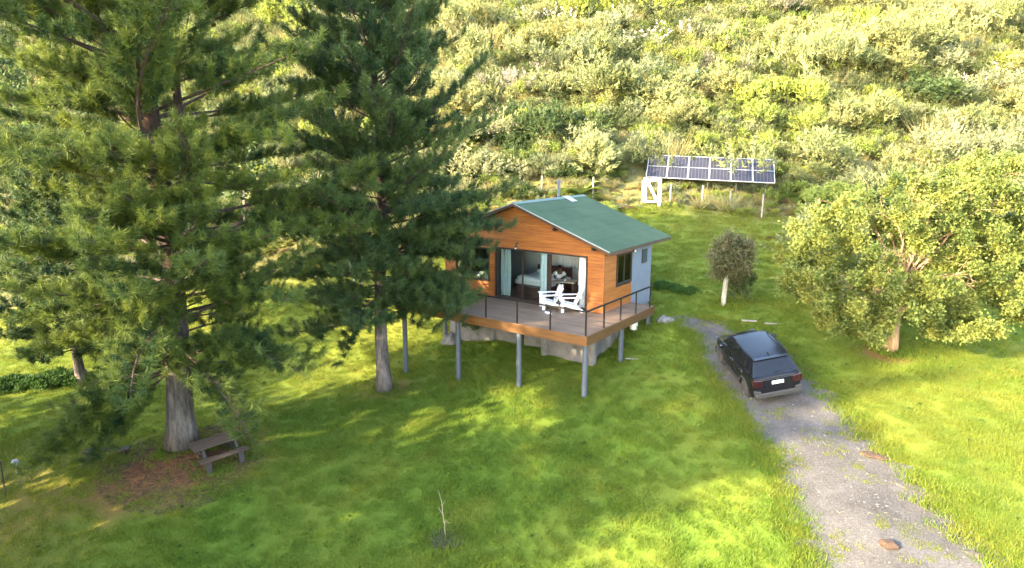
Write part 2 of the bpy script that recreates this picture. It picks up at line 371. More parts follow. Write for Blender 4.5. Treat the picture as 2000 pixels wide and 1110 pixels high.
# ------------------------------------------------------------------ ground sheet
def axis(lo, hi, step, far_lo, far_hi):
    a = list(np.arange(lo, hi + 1e-6, step)); d = step; x = a[-1]
    while x < far_hi: d *= 1.22; x += d; a.append(x)
    d = step; x = a[0]; b = []
    while x > far_lo: d *= 1.22; x -= d; b.append(x)
    return np.array(b[::-1] + a)
S_ = axis(9, 44, .28, -300, 500); T_ = axis(-24, 24, .28, -500, 500)
SS, TT = np.meshgrid(S_, T_, indexing='ij'); GX, GY = st2xy(SS, TT); GZ = h(GX, GY)
ns, nt = SS.shape; I = np.arange(ns * nt).reshape(ns, nt)
F = np.stack([I[:-1, :-1], I[1:, :-1], I[1:, 1:], I[:-1, 1:]], -1).reshape(-1, 4)[:, ::-1]
def lawn_tint(x, y):
    s, t = xy2st(x, y); n = vnoise(np.asarray(x) * .35, np.asarray(y) * .35, 11); n2 = vnoise(np.asarray(x) * 2.6, np.asarray(y) * 2.6, 17)
    v = .2 + (n - .5) * .5 + (n2 - .5) * .32 + np.clip((vnoise(np.asarray(x) * .8, np.asarray(y) * .8, 23, 2) - .6) * 2, 0, .2)
    v = v + np.clip((t - 5) / 9, 0, 1) * .25 + np.clip((-9 - t) / 8, 0, 1) * .22 + np.clip((34 - np.hypot(np.asarray(x) + 12, np.asarray(y) + 2) * 5) / 34, 0, 1) * .45 + np.clip((s - 31) / 6, 0, 1) * .25
    return np.clip(v, 0, 1)
def hill_mask(x, y):
    s, t = xy2st(x, y); return np.clip((s - foot_s(t) + .8 + (vnoise(np.asarray(x) * .5, np.asarray(y) * .5, 3) - .5) * 2) / 1.6, 0, 1)
gm = np_mesh('ground', np.stack([GX, GY, GZ], -1).reshape(-1, 3), F, M['ground'], tint=lawn_tint(GX, GY).ravel(), smooth=True)
for nm, arr in (('dry', dryness(GX, GY)), ('hill', hill_mask(GX, GY))):
    a = gm.attributes.new(nm, 'FLOAT', 'POINT'); a.data.foreach_set('value', arr.ravel().astype(np.float32))
g = link('ground', gm); g['kind'] = 'structure'; g['label'] = 'sloping lawn rising into a scrub covered hillside'

# driveway sheet with ragged edges
def resample(P, n):
    d = np.r_[0, np.cumsum(np.hypot(*np.diff(P, axis=0).T))]; u = np.linspace(0, d[-1], n); return np.c_[np.interp(u, d, P[:, 0]), np.interp(u, d, P[:, 1])]
n1, n2 = 150, 26
A_, B_ = resample(DL, n1), resample(DR, n1)
w = np.linspace(0, 1, n2); V = []
for i in range(n1):
    e1 = (vnoise(np.array([i * .6]), np.array([1.5]), 21)[0] - .5) * .30; e2 = (vnoise(np.array([i * .6]), np.array([7.5]), 22)[0] - .5) * .30
    for ww in w: q = ww * (1 - e2 + e1) - e1 * (1 - ww) * 0 ; q = -e1 + ww * (1 + e1 + e2); V.append(A_[i] * (1 - q) + B_[i] * q)
V = np.array(V); VZ = h(V[:, 0], V[:, 1]) + .016
I = np.arange(n1 * n2).reshape(n1, n2)
F = np.stack([I[:-1, :-1], I[:-1, 1:], I[1:, 1:], I[1:, :-1]], -1).reshape(-1, 4)
dm = np_mesh('driveway', np.c_[V, VZ], F, M['drive'], smooth=True); dv = link('driveway', dm); dv['kind'] = 'structure'; dv['label'] = 'worn grey gravel driveway curving up to the cabin'

# ------------------------------------------------------------------ scatter (geometry nodes, stuff only)
def scatter(name, P, rot, scl, tint, protos, label):
    col = bpy.data.collections.new(name + '_kinds')
    for me in protos: col.objects.link(bpy.data.objects.new(name + '_kind', me))
    n = len(P); me = bpy.data.meshes.new(name); me.vertices.add(n); me.vertices.foreach_set('co', np.asarray(P, np.float32).ravel())
    for nm, ty, arr, key in (('rot', 'FLOAT_VECTOR', rot, 'vector'), ('scl', 'FLOAT', scl, 'value'), ('tint', 'FLOAT', tint, 'value')):
        a = me.attributes.new(nm, ty, 'POINT'); a.data.foreach_set(key, np.asarray(arr, np.float32).ravel())
    a = me.attributes.new('pick', 'INT', 'POINT'); a.data.foreach_set('value', (np.arange(n) * 7919 % len(protos)).astype(np.int32))
    o = link(name, me); o['kind'] = 'stuff'; o['label'] = label
    gt = bpy.data.node_groups.new(name, 'GeometryNodeTree')
    gt.interface.new_socket('Geometry', in_out='INPUT', socket_type='NodeSocketGeometry'); gt.interface.new_socket('Geometry', in_out='OUTPUT', socket_type='NodeSocketGeometry')
    gi = gt.nodes.new('NodeGroupInput'); go = gt.nodes.new('NodeGroupOutput'); ip = gt.nodes.new('GeometryNodeInstanceOnPoints'); ci = gt.nodes.new('GeometryNodeCollectionInfo')
    ci.inputs['Collection'].default_value = col; ci.inputs['Separate Children'].default_value = True; ci.inputs['Reset Children'].default_value = True
    def na(nm, ty):
        a = gt.nodes.new('GeometryNodeInputNamedAttribute'); a.data_type = ty; a.inputs['Name'].default_value = nm; return [s for s in a.outputs if s.enabled][0]
    L = gt.links.new
    L(gi.outputs[0], ip.inputs['Points']); L(ci.outputs[0], ip.inputs['Instance']); ip.inputs['Pick Instance'].default_value = True
    L(na('pick', 'INT'), ip.inputs['Instance Index']); L(na('rot', 'FLOAT_VECTOR'), ip.inputs['Rotation']); L(na('scl', 'FLOAT'), ip.inputs['Scale'])
    L(ip.outputs[0], go.inputs[0])
    md = o.modifiers.new('scatter', 'NODES'); md.node_group = gt
    return o
def blades(rng, n, rad, lo, hi, wd, lean):
    a = rng.uniform(0, 2*np.pi, n); r = rad * np.sqrt(rng.uniform(0, 1, n)); B = np.c_[r*np.cos(a), r*np.sin(a), np.full(n, -.02)]
    L = rng.uniform(lo, hi, n); d = rng.normal(0, lean, (n, 2)); T = B + np.c_[d[:, 0]*L, d[:, 1]*L, L]
    s = rng.uniform(0, 2*np.pi, n); w = np.c_[np.cos(s), np.sin(s), np.zeros(n)] * wd
    V = np.stack([B - w, B + w, T], 1).reshape(-1, 3); return V, np.arange(3*n).reshape(-1, 3)

# ================================================================== CABIN
cabin = thing('cabin', 'small cedar clad cabin with a green gable roof on the slope', 'cabin', (0, 0, 0))
RX, RZ, RS = -4.28, 4.31, .3616
def zr(x): return RZ - RS * abs(x - RX)           # top of roof
def zu(x): return zr(x) - .17                     # underside
def gable_poly(x0, x1, zlo):
    p = [(x0, zlo), (x1, zlo), (x1, zu(x1))]
    if x0 < RX < x1: p.append((RX, zu(RX)))
    p.append((x0, zu(x0))); return p
XL, XR, YB = -8.4, 0.0, 4.6
BW = (-7.75, -5.83, .68, 2.15)     # bath window
DW = (-5.43, -.77, 0.0, 2.24)      # sliding doors
SWY, SWZ = (1.13, 2.55), (.95, 2.27)  # side window
mb = MB()
mb.prism(gable_poly(XL, BW[0], -.3), 'y', 0, .09); mb.prism([(BW[0], -.3), (BW[1], -.3), (BW[1], BW[2]), (BW[0], BW[2])], 'y', 0, .09)
mb.prism(gable_poly(BW[0], BW[1], BW[3]), 'y', 0, .09); mb.prism(gable_poly(BW[1], DW[0], -.3), 'y', 0, .09)
mb.prism(gable_poly(DW[0], DW[1], DW[3]), 'y', 0, .09); mb.prism(gable_poly(DW[1], XR, -.3), 'y', 0, .09)
mb.prism([(DW[0], -.3), (DW[1], -.3), (DW[1], -.001), (DW[0], -.001)], 'y', 0, .09)
front = obj('front_wall', mb, M['cedar_dark'], cabin)
ph = .128; z = -.02
while z < zu(RX):
    z1 = z + ph - .008
    def xlim(zz):
        if zz <= zu(XR): return XL, XR
        d = (RZ - .17 - zz) / RS; return max(XL, RX - max(d, .02)), min(XR, RX + max(d, .02))
    a0, b0 = xlim(z); a1, b1 = xlim(min(z1, zu(RX) - .005)); zt = min(z1, zu(RX) - .005)
    cuts = [(BW[0] - .05, BW[1] + .05)] if z + ph/2 > BW[2] and z + ph/2 < BW[3] else []
    if z + ph/2 < DW[3]: cuts.append((DW[0] - .05, DW[1] + .05))
    segs = []; x = a0
    for c in cuts: segs.append((x, c[0], False)); x = c[1]
    segs.append((x, b0, True))
    for k, (p, q, last) in enumerate(segs):
        if q - p < .03: continue
        m_ = MB().prism([(p, z), (q, z), (b1 if last else q, zt), (a1 if k == 0 else p, zt)], 'y', -.028 - (.003 if int(z / ph) % 2 else 0), -.002)
        obj('plank', m_, M['cedar'], front)
    z += ph
# side wall, timber part with the window, then the rendered grey part
mb = MB(); H1 = zu(0) - .01
mb.box((-.09, .09, -.3), (0, SWY[0], H1)); mb.box((-.09, SWY[0], -.3), (0, SWY[1], SWZ[0])); mb.box((-.09, SWY[0], SWZ[1]), (0, SWY[1], H1))
side = obj('side_wall', mb, M['cedar_dark'], cabin)
z = -.02
while z < H1 - .02:
    zt = min(z + ph - .008, H1); segs = [(-.03, 2.60)]
    if SWZ[0] - .03 < z + ph/2 < SWZ[1] + .03: segs = [(-.03, SWY[0] - .05)]
    for p, q in segs: obj('plank', MB().box((.002, p, z), (.028 + (.003 if int(z / ph) % 2 else 0), q, zt)), M['cedar_y'], side)
    z += ph
obj('corner_trim', MB().box((-.02, -.045, -.28), (.046, .02, H1)), M['cedar'], cabin)
obj('corner_trim', MB().box((XL - .04, -.045, -.28), (XL + .03, .02, zu(XL))), M['cedar'], cabin)
mb = MB().box((-.12, 2.60, -.35), (.035, YB, zu(.035) - .01))
grey = obj('grey_wall', mb, M['greywall'], cabin)
wv = obj('small_window', MB().box((.030, 3.56, 1.58), (.060, 4.10, 2.20)), M['frame'], cabin)
obj('pane', MB().box((.061, 3.61, 1.63), (.066, 4.05, 2.15)), pbr('dark window pane', (.05,.07,.09), .08, .1, 2), wv)
mb = MB().box((XL, .09, -.3), (XL + .09, YB, zu(XL + .09) - .01)); obj('left_wall', mb, M['cedar_y'], cabin)
# back wall with a window hole
BKX, BKZ = (-4.7, -3.3), (.85, 2.0)
mb = MB()
mb.prism(gable_poly(XL + .09, BKX[0], -.3), 'y', YB - .1, YB); mb.prism(gable_poly(BKX[1], XR - .12, -.3), 'y', YB - .1, YB)
mb.prism([(BKX[0], -.3), (BKX[1], -.3), (BKX[1], BKZ[0]), (BKX[0], BKZ[0])], 'y', YB - .1, YB); mb.prism(gable_poly(BKX[0], BKX[1], BKZ[1]), 'y', YB - .1, YB)
obj('back_wall', mb, M['inner'], cabin)
mb = MB().box((XL + .09, .09, -.16), (XR - .12, YB - .1, -.02)); obj('floor', mb, M['floor'], cabin)
mb = MB().box((-5.66, .09, -.02), (-5.58, 2.4, 2.6)); mb.box((XL + .09, 2.32, -.02), (-5.66, 2.4, 2.6)); obj('bathroom_partition', mb, M['innerdark'], cabin)
# window frames
def frame_y(name, x0, x1, z0, z1, y, w=.06, d=.08, parent=cabin, bars=(), mat='frame'):
    mb = MB(); mb.box((x0, y, z0), (x0 + w, y + d, z1)); mb.box((x1 - w, y, z0), (x1, y + d, z1)); mb.box((x0 + w, y, z1 - w), (x1 - w, y + d, z1)); mb.box((x0 + w, y, z0), (x1 - w, y + d, z0 + w))
    for b in bars: mb.box((b - w/2, y + .004, z0 + w), (b + w/2, y + d - .004, z1 - w))
    return obj(name, mb, M[mat], parent, bevel=.006)
f_ = frame_y('window_frame', BW[0] - .04, BW[1] + .04, BW[2] - .04, BW[3] + .04, -.05, .06, .10, bars=(-6.85,))
obj('pane', MB().box((BW[0] + .02, .012, BW[2] + .02), (BW[1] - .02, .02, BW[3] - .02)), M['glass'], f_)
f_ = frame_y('sliding_door', DW[0] - .04, DW[1] + .04, .0, DW[3] + .05, -.055, .07, .12, bars=())
for x0, x1 in ((-5.36, -3.98), (-3.98, -2.66)):
    obj('pane', MB().box((x0, .03, .06), (x1, .038, 2.18)), M['glass'], f_)
obj('door_leaf', MB().box((-2.70, -.03, .05), (-2.50, .045, 2.19)), M['frame'], f_, bevel=.006)
obj('door_leaf', MB().box((-4.02, .0, .05), (-3.95, .045, 2.19)), M['frame'], f_)
mb = MB(); w = .07; y0, y1 = SWY; z0, z1 = SWZ
mb.box((-.05, y0, z0), (.06, y0 + w, z1)); mb.box((-.05, y1 - w, z0), (.06, y1, z1)); mb.box((-.05, y0 + w, z1 - w), (.06, y1 - w, z1)); mb.box((-.05, y0 + w, z0), (.06, y1 - w, z0 + w)); mb.box((-.04, 1.80, z0 + w), (.05, 1.86, z1 - w))
f_ = obj('window_frame', mb, M['frame'], cabin, bevel=.006)
for a, b in ((y0 + w, 1.80), (1.86, y1 - w)): obj('pane', MB().box((.0, a, z0 + w), (.008, b, z1 - w)), M['glass'], f_)
# roof
YF, YE = -.365, 5.85
EXR, EXL = .435, -8.99
def slab(x0, x1, dz0, dz1):
    return [(x0, zr(x0) + dz0), (x1, zr(x1) + dz0), (x1, zr(x1) + dz1), (x0, zr(x0) + dz1)]
roof = obj('roof', MB().prism(slab(RX, EXR, -.155, -.03), 'y', YF + .03, YE - .03).prism(slab(EXL, RX, -.155, -.03), 'y', YF + .03, YE - .03), M['cedar_dark'], cabin)
# felt in lapped strips on each slope
ns_ = 5
for sgn, xe in ((1, EXR), (-1, EXL)):
    L_ = abs(xe - RX)
    for k in range(ns_):
        a = RX + sgn * L_ * k / ns_; b = RX + sgn * (L_ * (k + 1) / ns_ + (.06 if k < ns_ - 1 else .02)); o_ = .006 * (ns_ - k)
        p = [(a, zr(a) - .025 + .0 + (.002 if k else 0)), (b, zr(b) - .025 + .010), (b, zr(b) - .008 + .010), (a, zr(a) - .008 + .002 if k else zr(a) - .008)]
        obj('roof_sheet', MB().prism(p, 'y', YF, YE), M['roof'], roof)
obj('ridge_cap', MB().prism([(RX - .16, zr(RX - .16) + .005), (RX, RZ + .022), (RX + .16, zr(RX + .16) + .005), (RX + .16, zr(RX + .16) + .018), (RX, RZ + .04), (RX - .16, zr(RX - .16) + .018)], 'y', YF - .01, YE + .01), pbr('ridge flashing', (.09,.13,.095), .5, .1, 3), roof)
rk = pbr('pale rake trim', (.30,.32,.30), .5, .1, 4)
for sgn, xe in ((1, EXR), (-1, EXL)):
    obj('rake_board', MB().prism(slab(min(RX, xe), max(RX, xe), -.15, -.035), 'y', YF - .002, YF + .026), M['cedar_dark'], roof)
    obj('drip_edge', MB().prism(slab(min(RX, xe), max(RX, xe), -.034, .006), 'y', YF - .022, YF - .004), rk, roof)
for x in (-8.1, -6.4, -2.2, -.35):
    obj('purlin_end', MB().box((x - .06, YF + .03, zr(x) - .30), (x + .06, -.03, zr(x) - .17)), M['black'], roof)
mb = MB().tube([(-4.66, 4.04, 4.1), (-4.66, 4.04, 5.02)], .075, 12); fl = obj('flue_pipe', mb, M['steel'], roof, smooth=False)
obj('flue_cap', MB().tube([(-4.66, 4.04, 4.98), (-4.66, 4.04, 5.10), (-4.66, 4.04, 5.13)], [.10, .10, .05], 12), M['steel'], fl)
obj('flashing', MB().prism([(-4.95, zr(-4.95) + .012), (RX, RZ + .045), (-3.75, zr(-3.75) + .015), (-3.75, zr(-3.75) + .025), (RX, RZ + .06), (-4.95, zr(-4.95) + .022)], 'y', 3.78, 4.3), M['galv'], roof)
# outdoor lamps
lm = obj('wall_lamp', MB().tube([(-4.22, -.02, 2.52), (-4.22, -.16, 2.56), (-4.22, -.20, 2.46)], .02, 6).tube([(-4.22, -.20, 2.47), (-4.22, -.20, 2.36)], [.03, .065], 10), M['black'], cabin)
obj('bulb', MB().sphere((-4.22, -.20, 2.335), .04, 10, 6), M['white'], lm)
lm = obj('wall_lamp', MB().box((.03, 2.62, 2.22), (.10, 2.70, 2.32)), M['black'], cabin); obj('bulb', MB().sphere((.12, 2.66, 2.26), .05, 10, 6), M['white'], lm)
obj('gutter_bracket', MB().tube([(-6.15, YF + .05, zr(-6.15) - .2), (-6.15, YF + .05, zr(-6.15) - .55)], .035, 8), M['white'], cabin)
# plinth under the cabin
found = []
def blk(pts, z0, z1, name='plinth_block'): return obj(name, MB().prism(pts, 'z', z0, z1), M['concrete'], cabin, bevel=.03)
blk([(XL + .1, .05), (-5.7, .05), (-5.7, 4.4), (XL + .1, 4.4)], -3.1, -.32)
blk([(-5.62, .12), (-4.35, .05), (-4.35, 4.3), (-5.62, 4.3)], -3.0, -.32); blk([(-3.95, .1), (-2.95, .1), (-2.95, 4.3), (-3.95, 4.3)], -2.9, -.32)
blk([(-2.5, -.42), (-1.0, -.55), (-.12, -.55), (-.12, 4.3), (-2.5, 4.3)], -2.7, -.32)
for x, y, r in ((-2.5, -.42, .16), (-.12, -.52, .17), (-5.7, .10, .13)):
    obj('plinth_column', MB().tube([(x, y, -2.8), (x, y, -.33)], r, 14), M['concrete'], cabin)
blk([(-.12, .2), (.12, .6), (.1, 4.4), (-.1, 4.4)], -2.3, -.36)

# ================================================================== DECK
deck = thing('deck', 'raised timber deck on grey posts wrapped around the cabin', 'deck', (0, 0, 0))
DX0, DX1, DYF, DYB = -8.37, 1.2, -3.48, 2.45
y = DYF + .03; bw = .142; k = 0
rng = np.random.default_rng(3)
while y < DYB - .02:
    full = y + bw < -.05; x0 = DX0 + .03 if full else .055
    x1 = DX1 - .03; zz = -.0 - rng.uniform(0, .004)
    cuts = [x0] + ([float(rng.uniform(-5.8, -1.6))] if full else []) + [x1]
    for p, q in zip(cuts[:-1], cuts[1:]): obj('deck_board', MB().box((p + .002, y, -.035 + zz), (q - .002, min(y + bw - .008, DYB), zz)), M['deckwood'], deck)
    y += bw
obj('fascia_board', MB().box((DX0, DYF - .03, -.36), (DX1 + .03, DYF + .02, .004)), M['fascia'], deck, bevel=.006)
fb = wood_mat('varnished fascia side', (.080,.034,.013), (.15,.068,.025), .4, 'y', .1)
obj('fascia_board', MB().box((DX1 - .02, DYF + .021, -.36), (DX1 + .03, DYB, .004)), fb, deck, bevel=.006)
obj('fascia_board', MB().box((DX0, DYF + .021, -.36), (DX0 + .04, -.05, .004)), fb, deck, bevel=.006)
obj('fascia_board', MB().box((.06, DYB + .002, -.30), (DX1 - .021, DYB + .04, .002)), M['fascia'], deck)
for yy in (-3.2, -1.7, -.15): obj('beam', MB().box((DX0 + .06, yy - .06, -.34), (DX1 - .04, yy + .06, -.04)), M['cedar_dark'], deck)
for xx in np.arange(-8.0, 1.1, .9): obj('joist', MB().box((xx - .03, DYF + .03, -.22), (xx + .03, -.22, -.042)), M['cedar_dark'], deck)
for x, y in ((-8.07, -3.24), (-5.0, -3.24), (-1.9, -3.24), (1.04, -3.24), (1.03, -.3), (1.0, 2.3), (-8.1, -.5)):
    g0 = hz(x, y); obj('deck_post', MB().tube([(x, y, g0 - .3), (x, y, -.345)], .105, 16), M['post'], deck)
# railing
hr = .9
def rpost(x, y): obj('rail_post', MB().box((x - .024, y - .024, .002), (x + .024, y + .024, hr - .025)), M['black'], deck)
px = [DX1 - .06 - 1.506 * k for k in range(7)]; py = DYF + .05
for x in px: rpost(x, py)
for k in range(1, 5): rpost(DX1 - .06, py + 1.39 * k)
for k in range(1, 3): rpost(DX0 + .06, py + 1.45 * k)
rpost(DX0 + .06, py)
obj('top_rail', MB().bar((DX0 + .04, py, hr), (DX1 - .04, py, hr), .062, .055), M['black'], deck)
obj('top_rail', MB().bar((DX1 - .06, py + .03, hr), (DX1 - .06, DYB - .03, hr), .062, .055), M['black'], deck)
obj('top_rail', MB().bar((DX0 + .06, py + .03, hr), (DX0 + .06, -.08, hr), .062, .055), M['black'], deck)
for zc in (.33, .61):
    obj('rail_cable', MB().tube([(DX0 + .06, py, zc), (DX1 - .06, py, zc)], .0035, 5), M['steel'], deck)
    obj('rail_cable', MB().tube([(DX1 - .06, py + .03, zc), (DX1 - .06, DYB - .05, zc)], .0035, 5), M['steel'], deck)

# ================================================================== THINGS IN AND ON THE CABIN
def curtain(name, label, x0, x1, y, z0, z1, mat, seed):
    rng = np.random.default_rng(seed); n = 40; V = []; F = []
    ph_ = rng.uniform(0, 6)
    for j, z in enumerate(np.linspace(z1, z0, 8)):
        for i, x in enumerate(np.linspace(x0, x1, n)):
            k = j / 7; xx = x + (x - (x0 + x1) / 2) * .12 * math.sin(k * 3) ; V.append((xx, y + .045 * math.sin((x - x0) * 38 + ph_ + .5 * math.sin(k * 2)) * (.6 + .4 * k), z))
    for j in range(7):
        for i in range(n - 1): F.append((j*n+i, j*n+i+1, (j+1)*n+i+1, (j+1)*n+i))
    o = link(name, np_mesh(name, V, F, mat, smooth=True)); s = o.modifiers.new('s', 'SOLIDIFY'); s.thickness = .008
    return tag(o, label, 'curtain', 'curtains in the cabin doors')
curtain('curtain', 'pale blue curtain gathered at the left end of the glass doors', -5.27, -4.74, .20, .05, 2.16, M['curtain'], 1)
curtain('curtain', 'pale blue curtain beside the dark door post', -3.17, -2.72, .20, .05, 2.16, M['curtain'], 2)
curtain('curtain', 'white curtain at the open right end of the doors', -1.24, -.84, .20, .05, 2.16, M['curtain_w'], 3)
curtain('curtain', 'white sheet curtain hanging over the back window', -4.75, -3.25, YB - .22, .8, 2.1, M['curtain_w'], 4)
tb = thing('bathtub', 'white freestanding bathtub behind the corner window', 'bathtub', (-6.6, .85, 0))
P = []; 
def tubloft(rings, n=24):
    mb = MB(); V = []; F = []
    for (a, b, z) in rings:
        for k in range(n):
            u = 2*math.pi*k/n; c, s = math.cos(u), math.sin(u)
            V.append((a * math.copysign(abs(c) ** .7, c), b * math.copysign(abs(s) ** .7, s), z))
    m = len(rings)
    for i in range(m - 1):
        for k in range(n): F.append((i*n+k, i*n+(k+1)%n, (i+1)*n+(k+1)%n, (i+1)*n+k))
    F.append(tuple(range(n))); F.append(tuple(range((m-1)*n, m*n))[::-1]); return mb.add(V, F)
obj('tub_shell', tubloft([(.62,.27,.0),(.70,.33,.1),(.78,.38,.62),(.82,.42,.74),(.83,.43,.78),(.79,.39,.79),(.74,.35,.74),(.66,.30,.25),(.55,.22,.2)]), M['tub'], tb, smooth=True)
obj('tap', MB().tube([(.70, .40, .78), (.70, .40, 1.0), (.55, .30, 1.02)], .018, 8), M['galv'], tb)
bed = thing('bed', 'brown bed with crumpled white bedding inside the left glass door', 'bed', (-4.35, 2.3, -.02))
obj('bed_frame', MB().box((-1.0, -1.0, .12), (.95, 1.0, .42)).box((-1.0, 1.0, .0), (.95, 1.07, 1.05)), M['furniture'], bed, bevel=.02)
for a in (-.92, .87):
    for b in (-.92, .92): obj('leg', MB().box((a - .04, b - .04, 0), (a + .04, b + .04, .12)), M['furniture'], bed)
def cloth_slab(x0, x1, y0, y1, z0, z1, seed, amp=.05, n=16):
    rng = np.random.default_rng(seed); mb = MB(); V = []; F = []
    for j in range(n):
        for i in range(n):
            u, v = i/(n-1), j/(n-1); e = min(u, 1-u, v, 1-v)
            zz = z1 + amp * (math.sin(u*7+seed) * math.sin(v*5+seed*2) + rng.normal(0, .35)) - (.06 if e == 0 else 0); V.append((x0+(x1-x0)*u, y0+(y1-y0)*v, zz))
    for j in range(n-1):
        for i in range(n-1): F.append((j*n+i, j*n+i+1, (j+1)*n+i+1, (j+1)*n+i))
    mb.add(V, F); o = len(mb.v)
    ring = [i for i in range(n)] + [j*n+n-1 for j in range(1, n)] + [(n-1)*n+i for i in range(n-2, -1, -1)] + [j*n for j in range(n-2, 0, -1)]
    base = [(V[i][0], V[i][1], z0) for i in ring]; mb.v += base; L = len(ring)
    for k in range(L): mb.f.append((ring[k], ring[(k+1)%L], o+(k+1)%L, o+k)); mb.mi.append(0)
    mb.f.append(tuple(range(o+L-1, o-1, -1))); mb.mi.append(0); return mb
obj('mattress', cloth_slab(-.97, .92, -.97, .97, .40, .66, 3, .025), M['cloth'], bed, smooth=True)
obj('duvet', cloth_slab(-.80, .96, -1.02, .45, .55, .80, 7, .05), M['cloth'], bed, smooth=True)
for x in (-.5, .45):
    pl = obj('pillow', MB().sphere((x, .72, .78), .36, 16, 10, (1, .62, .36)), M['cloth'], bed, smooth=True)
chest = thing('chest', 'low dark brown chest in front of the bed', 'chest', (-4.2, .98, -.02))
obj('chest_body', MB().box((-.62, -.2, .0), (.62, .2, .40)), M['furniture'], chest, bevel=.015); obj('lid', MB().box((-.64, -.22, .405), (.64, .22, .46)), M['furniture'], chest, bevel=.012)
it = thing('dining_table', 'pale topped table inside the open door', 'table', (-3.12, 1.78, -.02), R(15))
obj('tabletop', MB().box((-.75, -.38, .70), (.75, .38, .74)), wood_mat('pale table', (.40,.32,.20), (.55,.46,.32), .4, 'x', 0), it, bevel=.008)
for a in (-.68, .68):
    for b in (-.32, .32): obj('leg', MB().box((a - .03, b - .03, 0), (a + .03, b + .03, .70)), M['furniture'], it)
cab = thing('kitchen_counter', 'dark kitchen counter at the right of the room', 'counter', (-1.1, 2.6, -.02))
obj('counter_body', MB().box((-.35, -1.1, 0), (.35, 1.1, .86)), M['furniture'], cab); obj('countertop', MB().box((-.38, -1.13, .861), (.38, 1.13, .90)), M['black'], cab)
st_ = thing('stool', 'brown stool by the open door', 'stool', (-1.85, .65, -.02))
obj('seat', MB().box((-.2, -.2, .40), (.2, .2, .45)), M['furniture'], st_, bevel=.01)
for a in (-.16, .16):
    for b in (-.16, .16): obj('leg', MB().box((a - .025, b - .025, 0), (a + .025, b + .025, .40)), M['furniture'], st_)
cup = tag(obj('cup', MB().tube([(-2.85, 1.75, .722), (-2.85, 1.75, .80), (-2.85, 1.75, .82)], [.03, .042, .044], 12), M['white']), 'white cup on the indoor table', 'cup')

# person sitting at the table
def skin_body(name, verts, edges, radii, mat, parent, loc=(0,0,0), root=0, sub=2):
    me = bpy.data.meshes.new(name); me.from_pydata(verts, edges, []); me.materials.append(mat)
    o = link(name, me, parent, loc); sk = o.modifiers.new('skin', 'SKIN'); sk.use_smooth_shade = True
    for i, r in enumerate(radii):
        d = me.skin_vertices[0].data[i]; d.radius = (r, r) if not hasattr(r, '__len__') else r; d.use_root = (i == root)
    s = o.modifiers.new('sub', 'SUBSURF'); s.levels = sub; s.render_levels = sub; return o
skin = pbr('brown skin', (.13,.065,.04), .5, .05, 8); hairm = pbr('black hair', (.012,.010,.009), .6, .2, 20); shirt = pbr('white shirt', (.78,.77,.74), .85, .04, 6); trou = pbr('dark trousers', (.03,.032,.04), .85, .1, 6)
pp = thing('person', 'seated dark haired person in a white shirt leaning over the indoor table', 'person', (-3.50, 2.42, -.02), R(200))
# local: faces +y after the turn; x = right; origin on the floor under the pelvis
V = [(0,0,.52),(0,.02,.68),(0,.06,.86),(0,.09,.99),(0,.11,1.07),(0,.14,1.16),(0,.15,1.25)]; E = [(0,1),(1,2),(2,3),(3,4),(4,5),(5,6)]
Rr = [(.15,.12),(.14,.10),(.16,.10),(.13,.09),(.055,.055),(.085,.095),(.075,.085)]
for s in (-1, 1):
    b = len(V); V += [(s*.17,.08,.98),(s*.25,.16,.80),(s*.17,.40,.775),(s*.14,.47,.775)]; Rr += [.06,.048,.034,.03]; E += [(3,b),(b,b+1),(b+1,b+2),(b+2,b+3)]
    for k in range(5):
        f0 = len(V); off = (k - 2) * .019; ln = (.05,.085,.095,.088,.07)[k]
        sx_ = s * (.14 - off) if k else s * (.14 - .045); V += [(sx_, .50, .775), (sx_, .50 + ln * .6, .782), (sx_, .50 + ln, .768)]; Rr += [.010,.009,.008]; E += [(b+3,f0),(f0,f0+1),(f0+1,f0+2)]
    c = len(V); V += [(s*.10,.02,.48),(s*.13,.42,.48),(s*.13,.44,.09),(s*.13,.46,.05),(s*.13,.60,.04)]; Rr += [.10,.065,.045,.04,.035]; E += [(0,c),(c,c+1),(c+1,c+2),(c+2,c+3),(c+3,c+4)]
body = skin_body('body', V, E, Rr, skin, pp)
obj('hair', MB().sphere((0, .125, 1.245), .115, 14, 10, (.88, 1.0, .92)), hairm, pp, smooth=True)
V2 = [(0,-.005,.54),(0,.02,.68),(0,.06,.86),(0,.085,.98),(-.17,.08,.98),(-.24,.15,.83),(.17,.08,.98),(.24,.15,.83)]
skin_body('shirt', V2, [(0,1),(1,2),(2,3),(3,4),(4,5),(3,6),(6,7)], [(.17,.14),(.165,.125),(.18,.125),(.145,.11),.078,.066,.078,.066], shirt, pp)
skin_body('trousers', [(0,-.01,.53),(-.10,.02,.48),(-.13,.42,.485),(-.13,.44,.14),(.10,.02,.48),(.13,.42,.485),(.13,.44,.14)], [(0,1),(1,2),(2,3),(0,4),(4,5),(5,6)], [(.165,.13),.115,.08,.062,.115,.08,.062], trou, pp)
for s in (-1, 1):
    obj('eye', MB().sphere((s*.033, .222, 1.215), .012, 8, 6), hairm, pp)
    obj('ear', MB().sphere((s*.088, .13, 1.20), .03, 8, 6, (.4, .7, 1)), skin, pp)
obj('nose', MB().sphere((0, .238, 1.185), .018, 8, 6, (.8, 1, 1.3)), skin, pp); obj('mouth', MB().box((-.025, .222, 1.145), (.025, .229, 1.153)), pbr('lips', (.16,.05,.04), .5), pp)
dc = thing('dining_chair', 'brown chair under the seated person', 'chair', (-3.50, 2.42, -.02), R(200))
obj('seat', MB().box((-.2, -.2, .36), (.2, .22, .40)), M['furniture'], dc); obj('backrest', MB().box((-.2, -.24, .55), (.2, -.21, .92)), M['furniture'], dc)
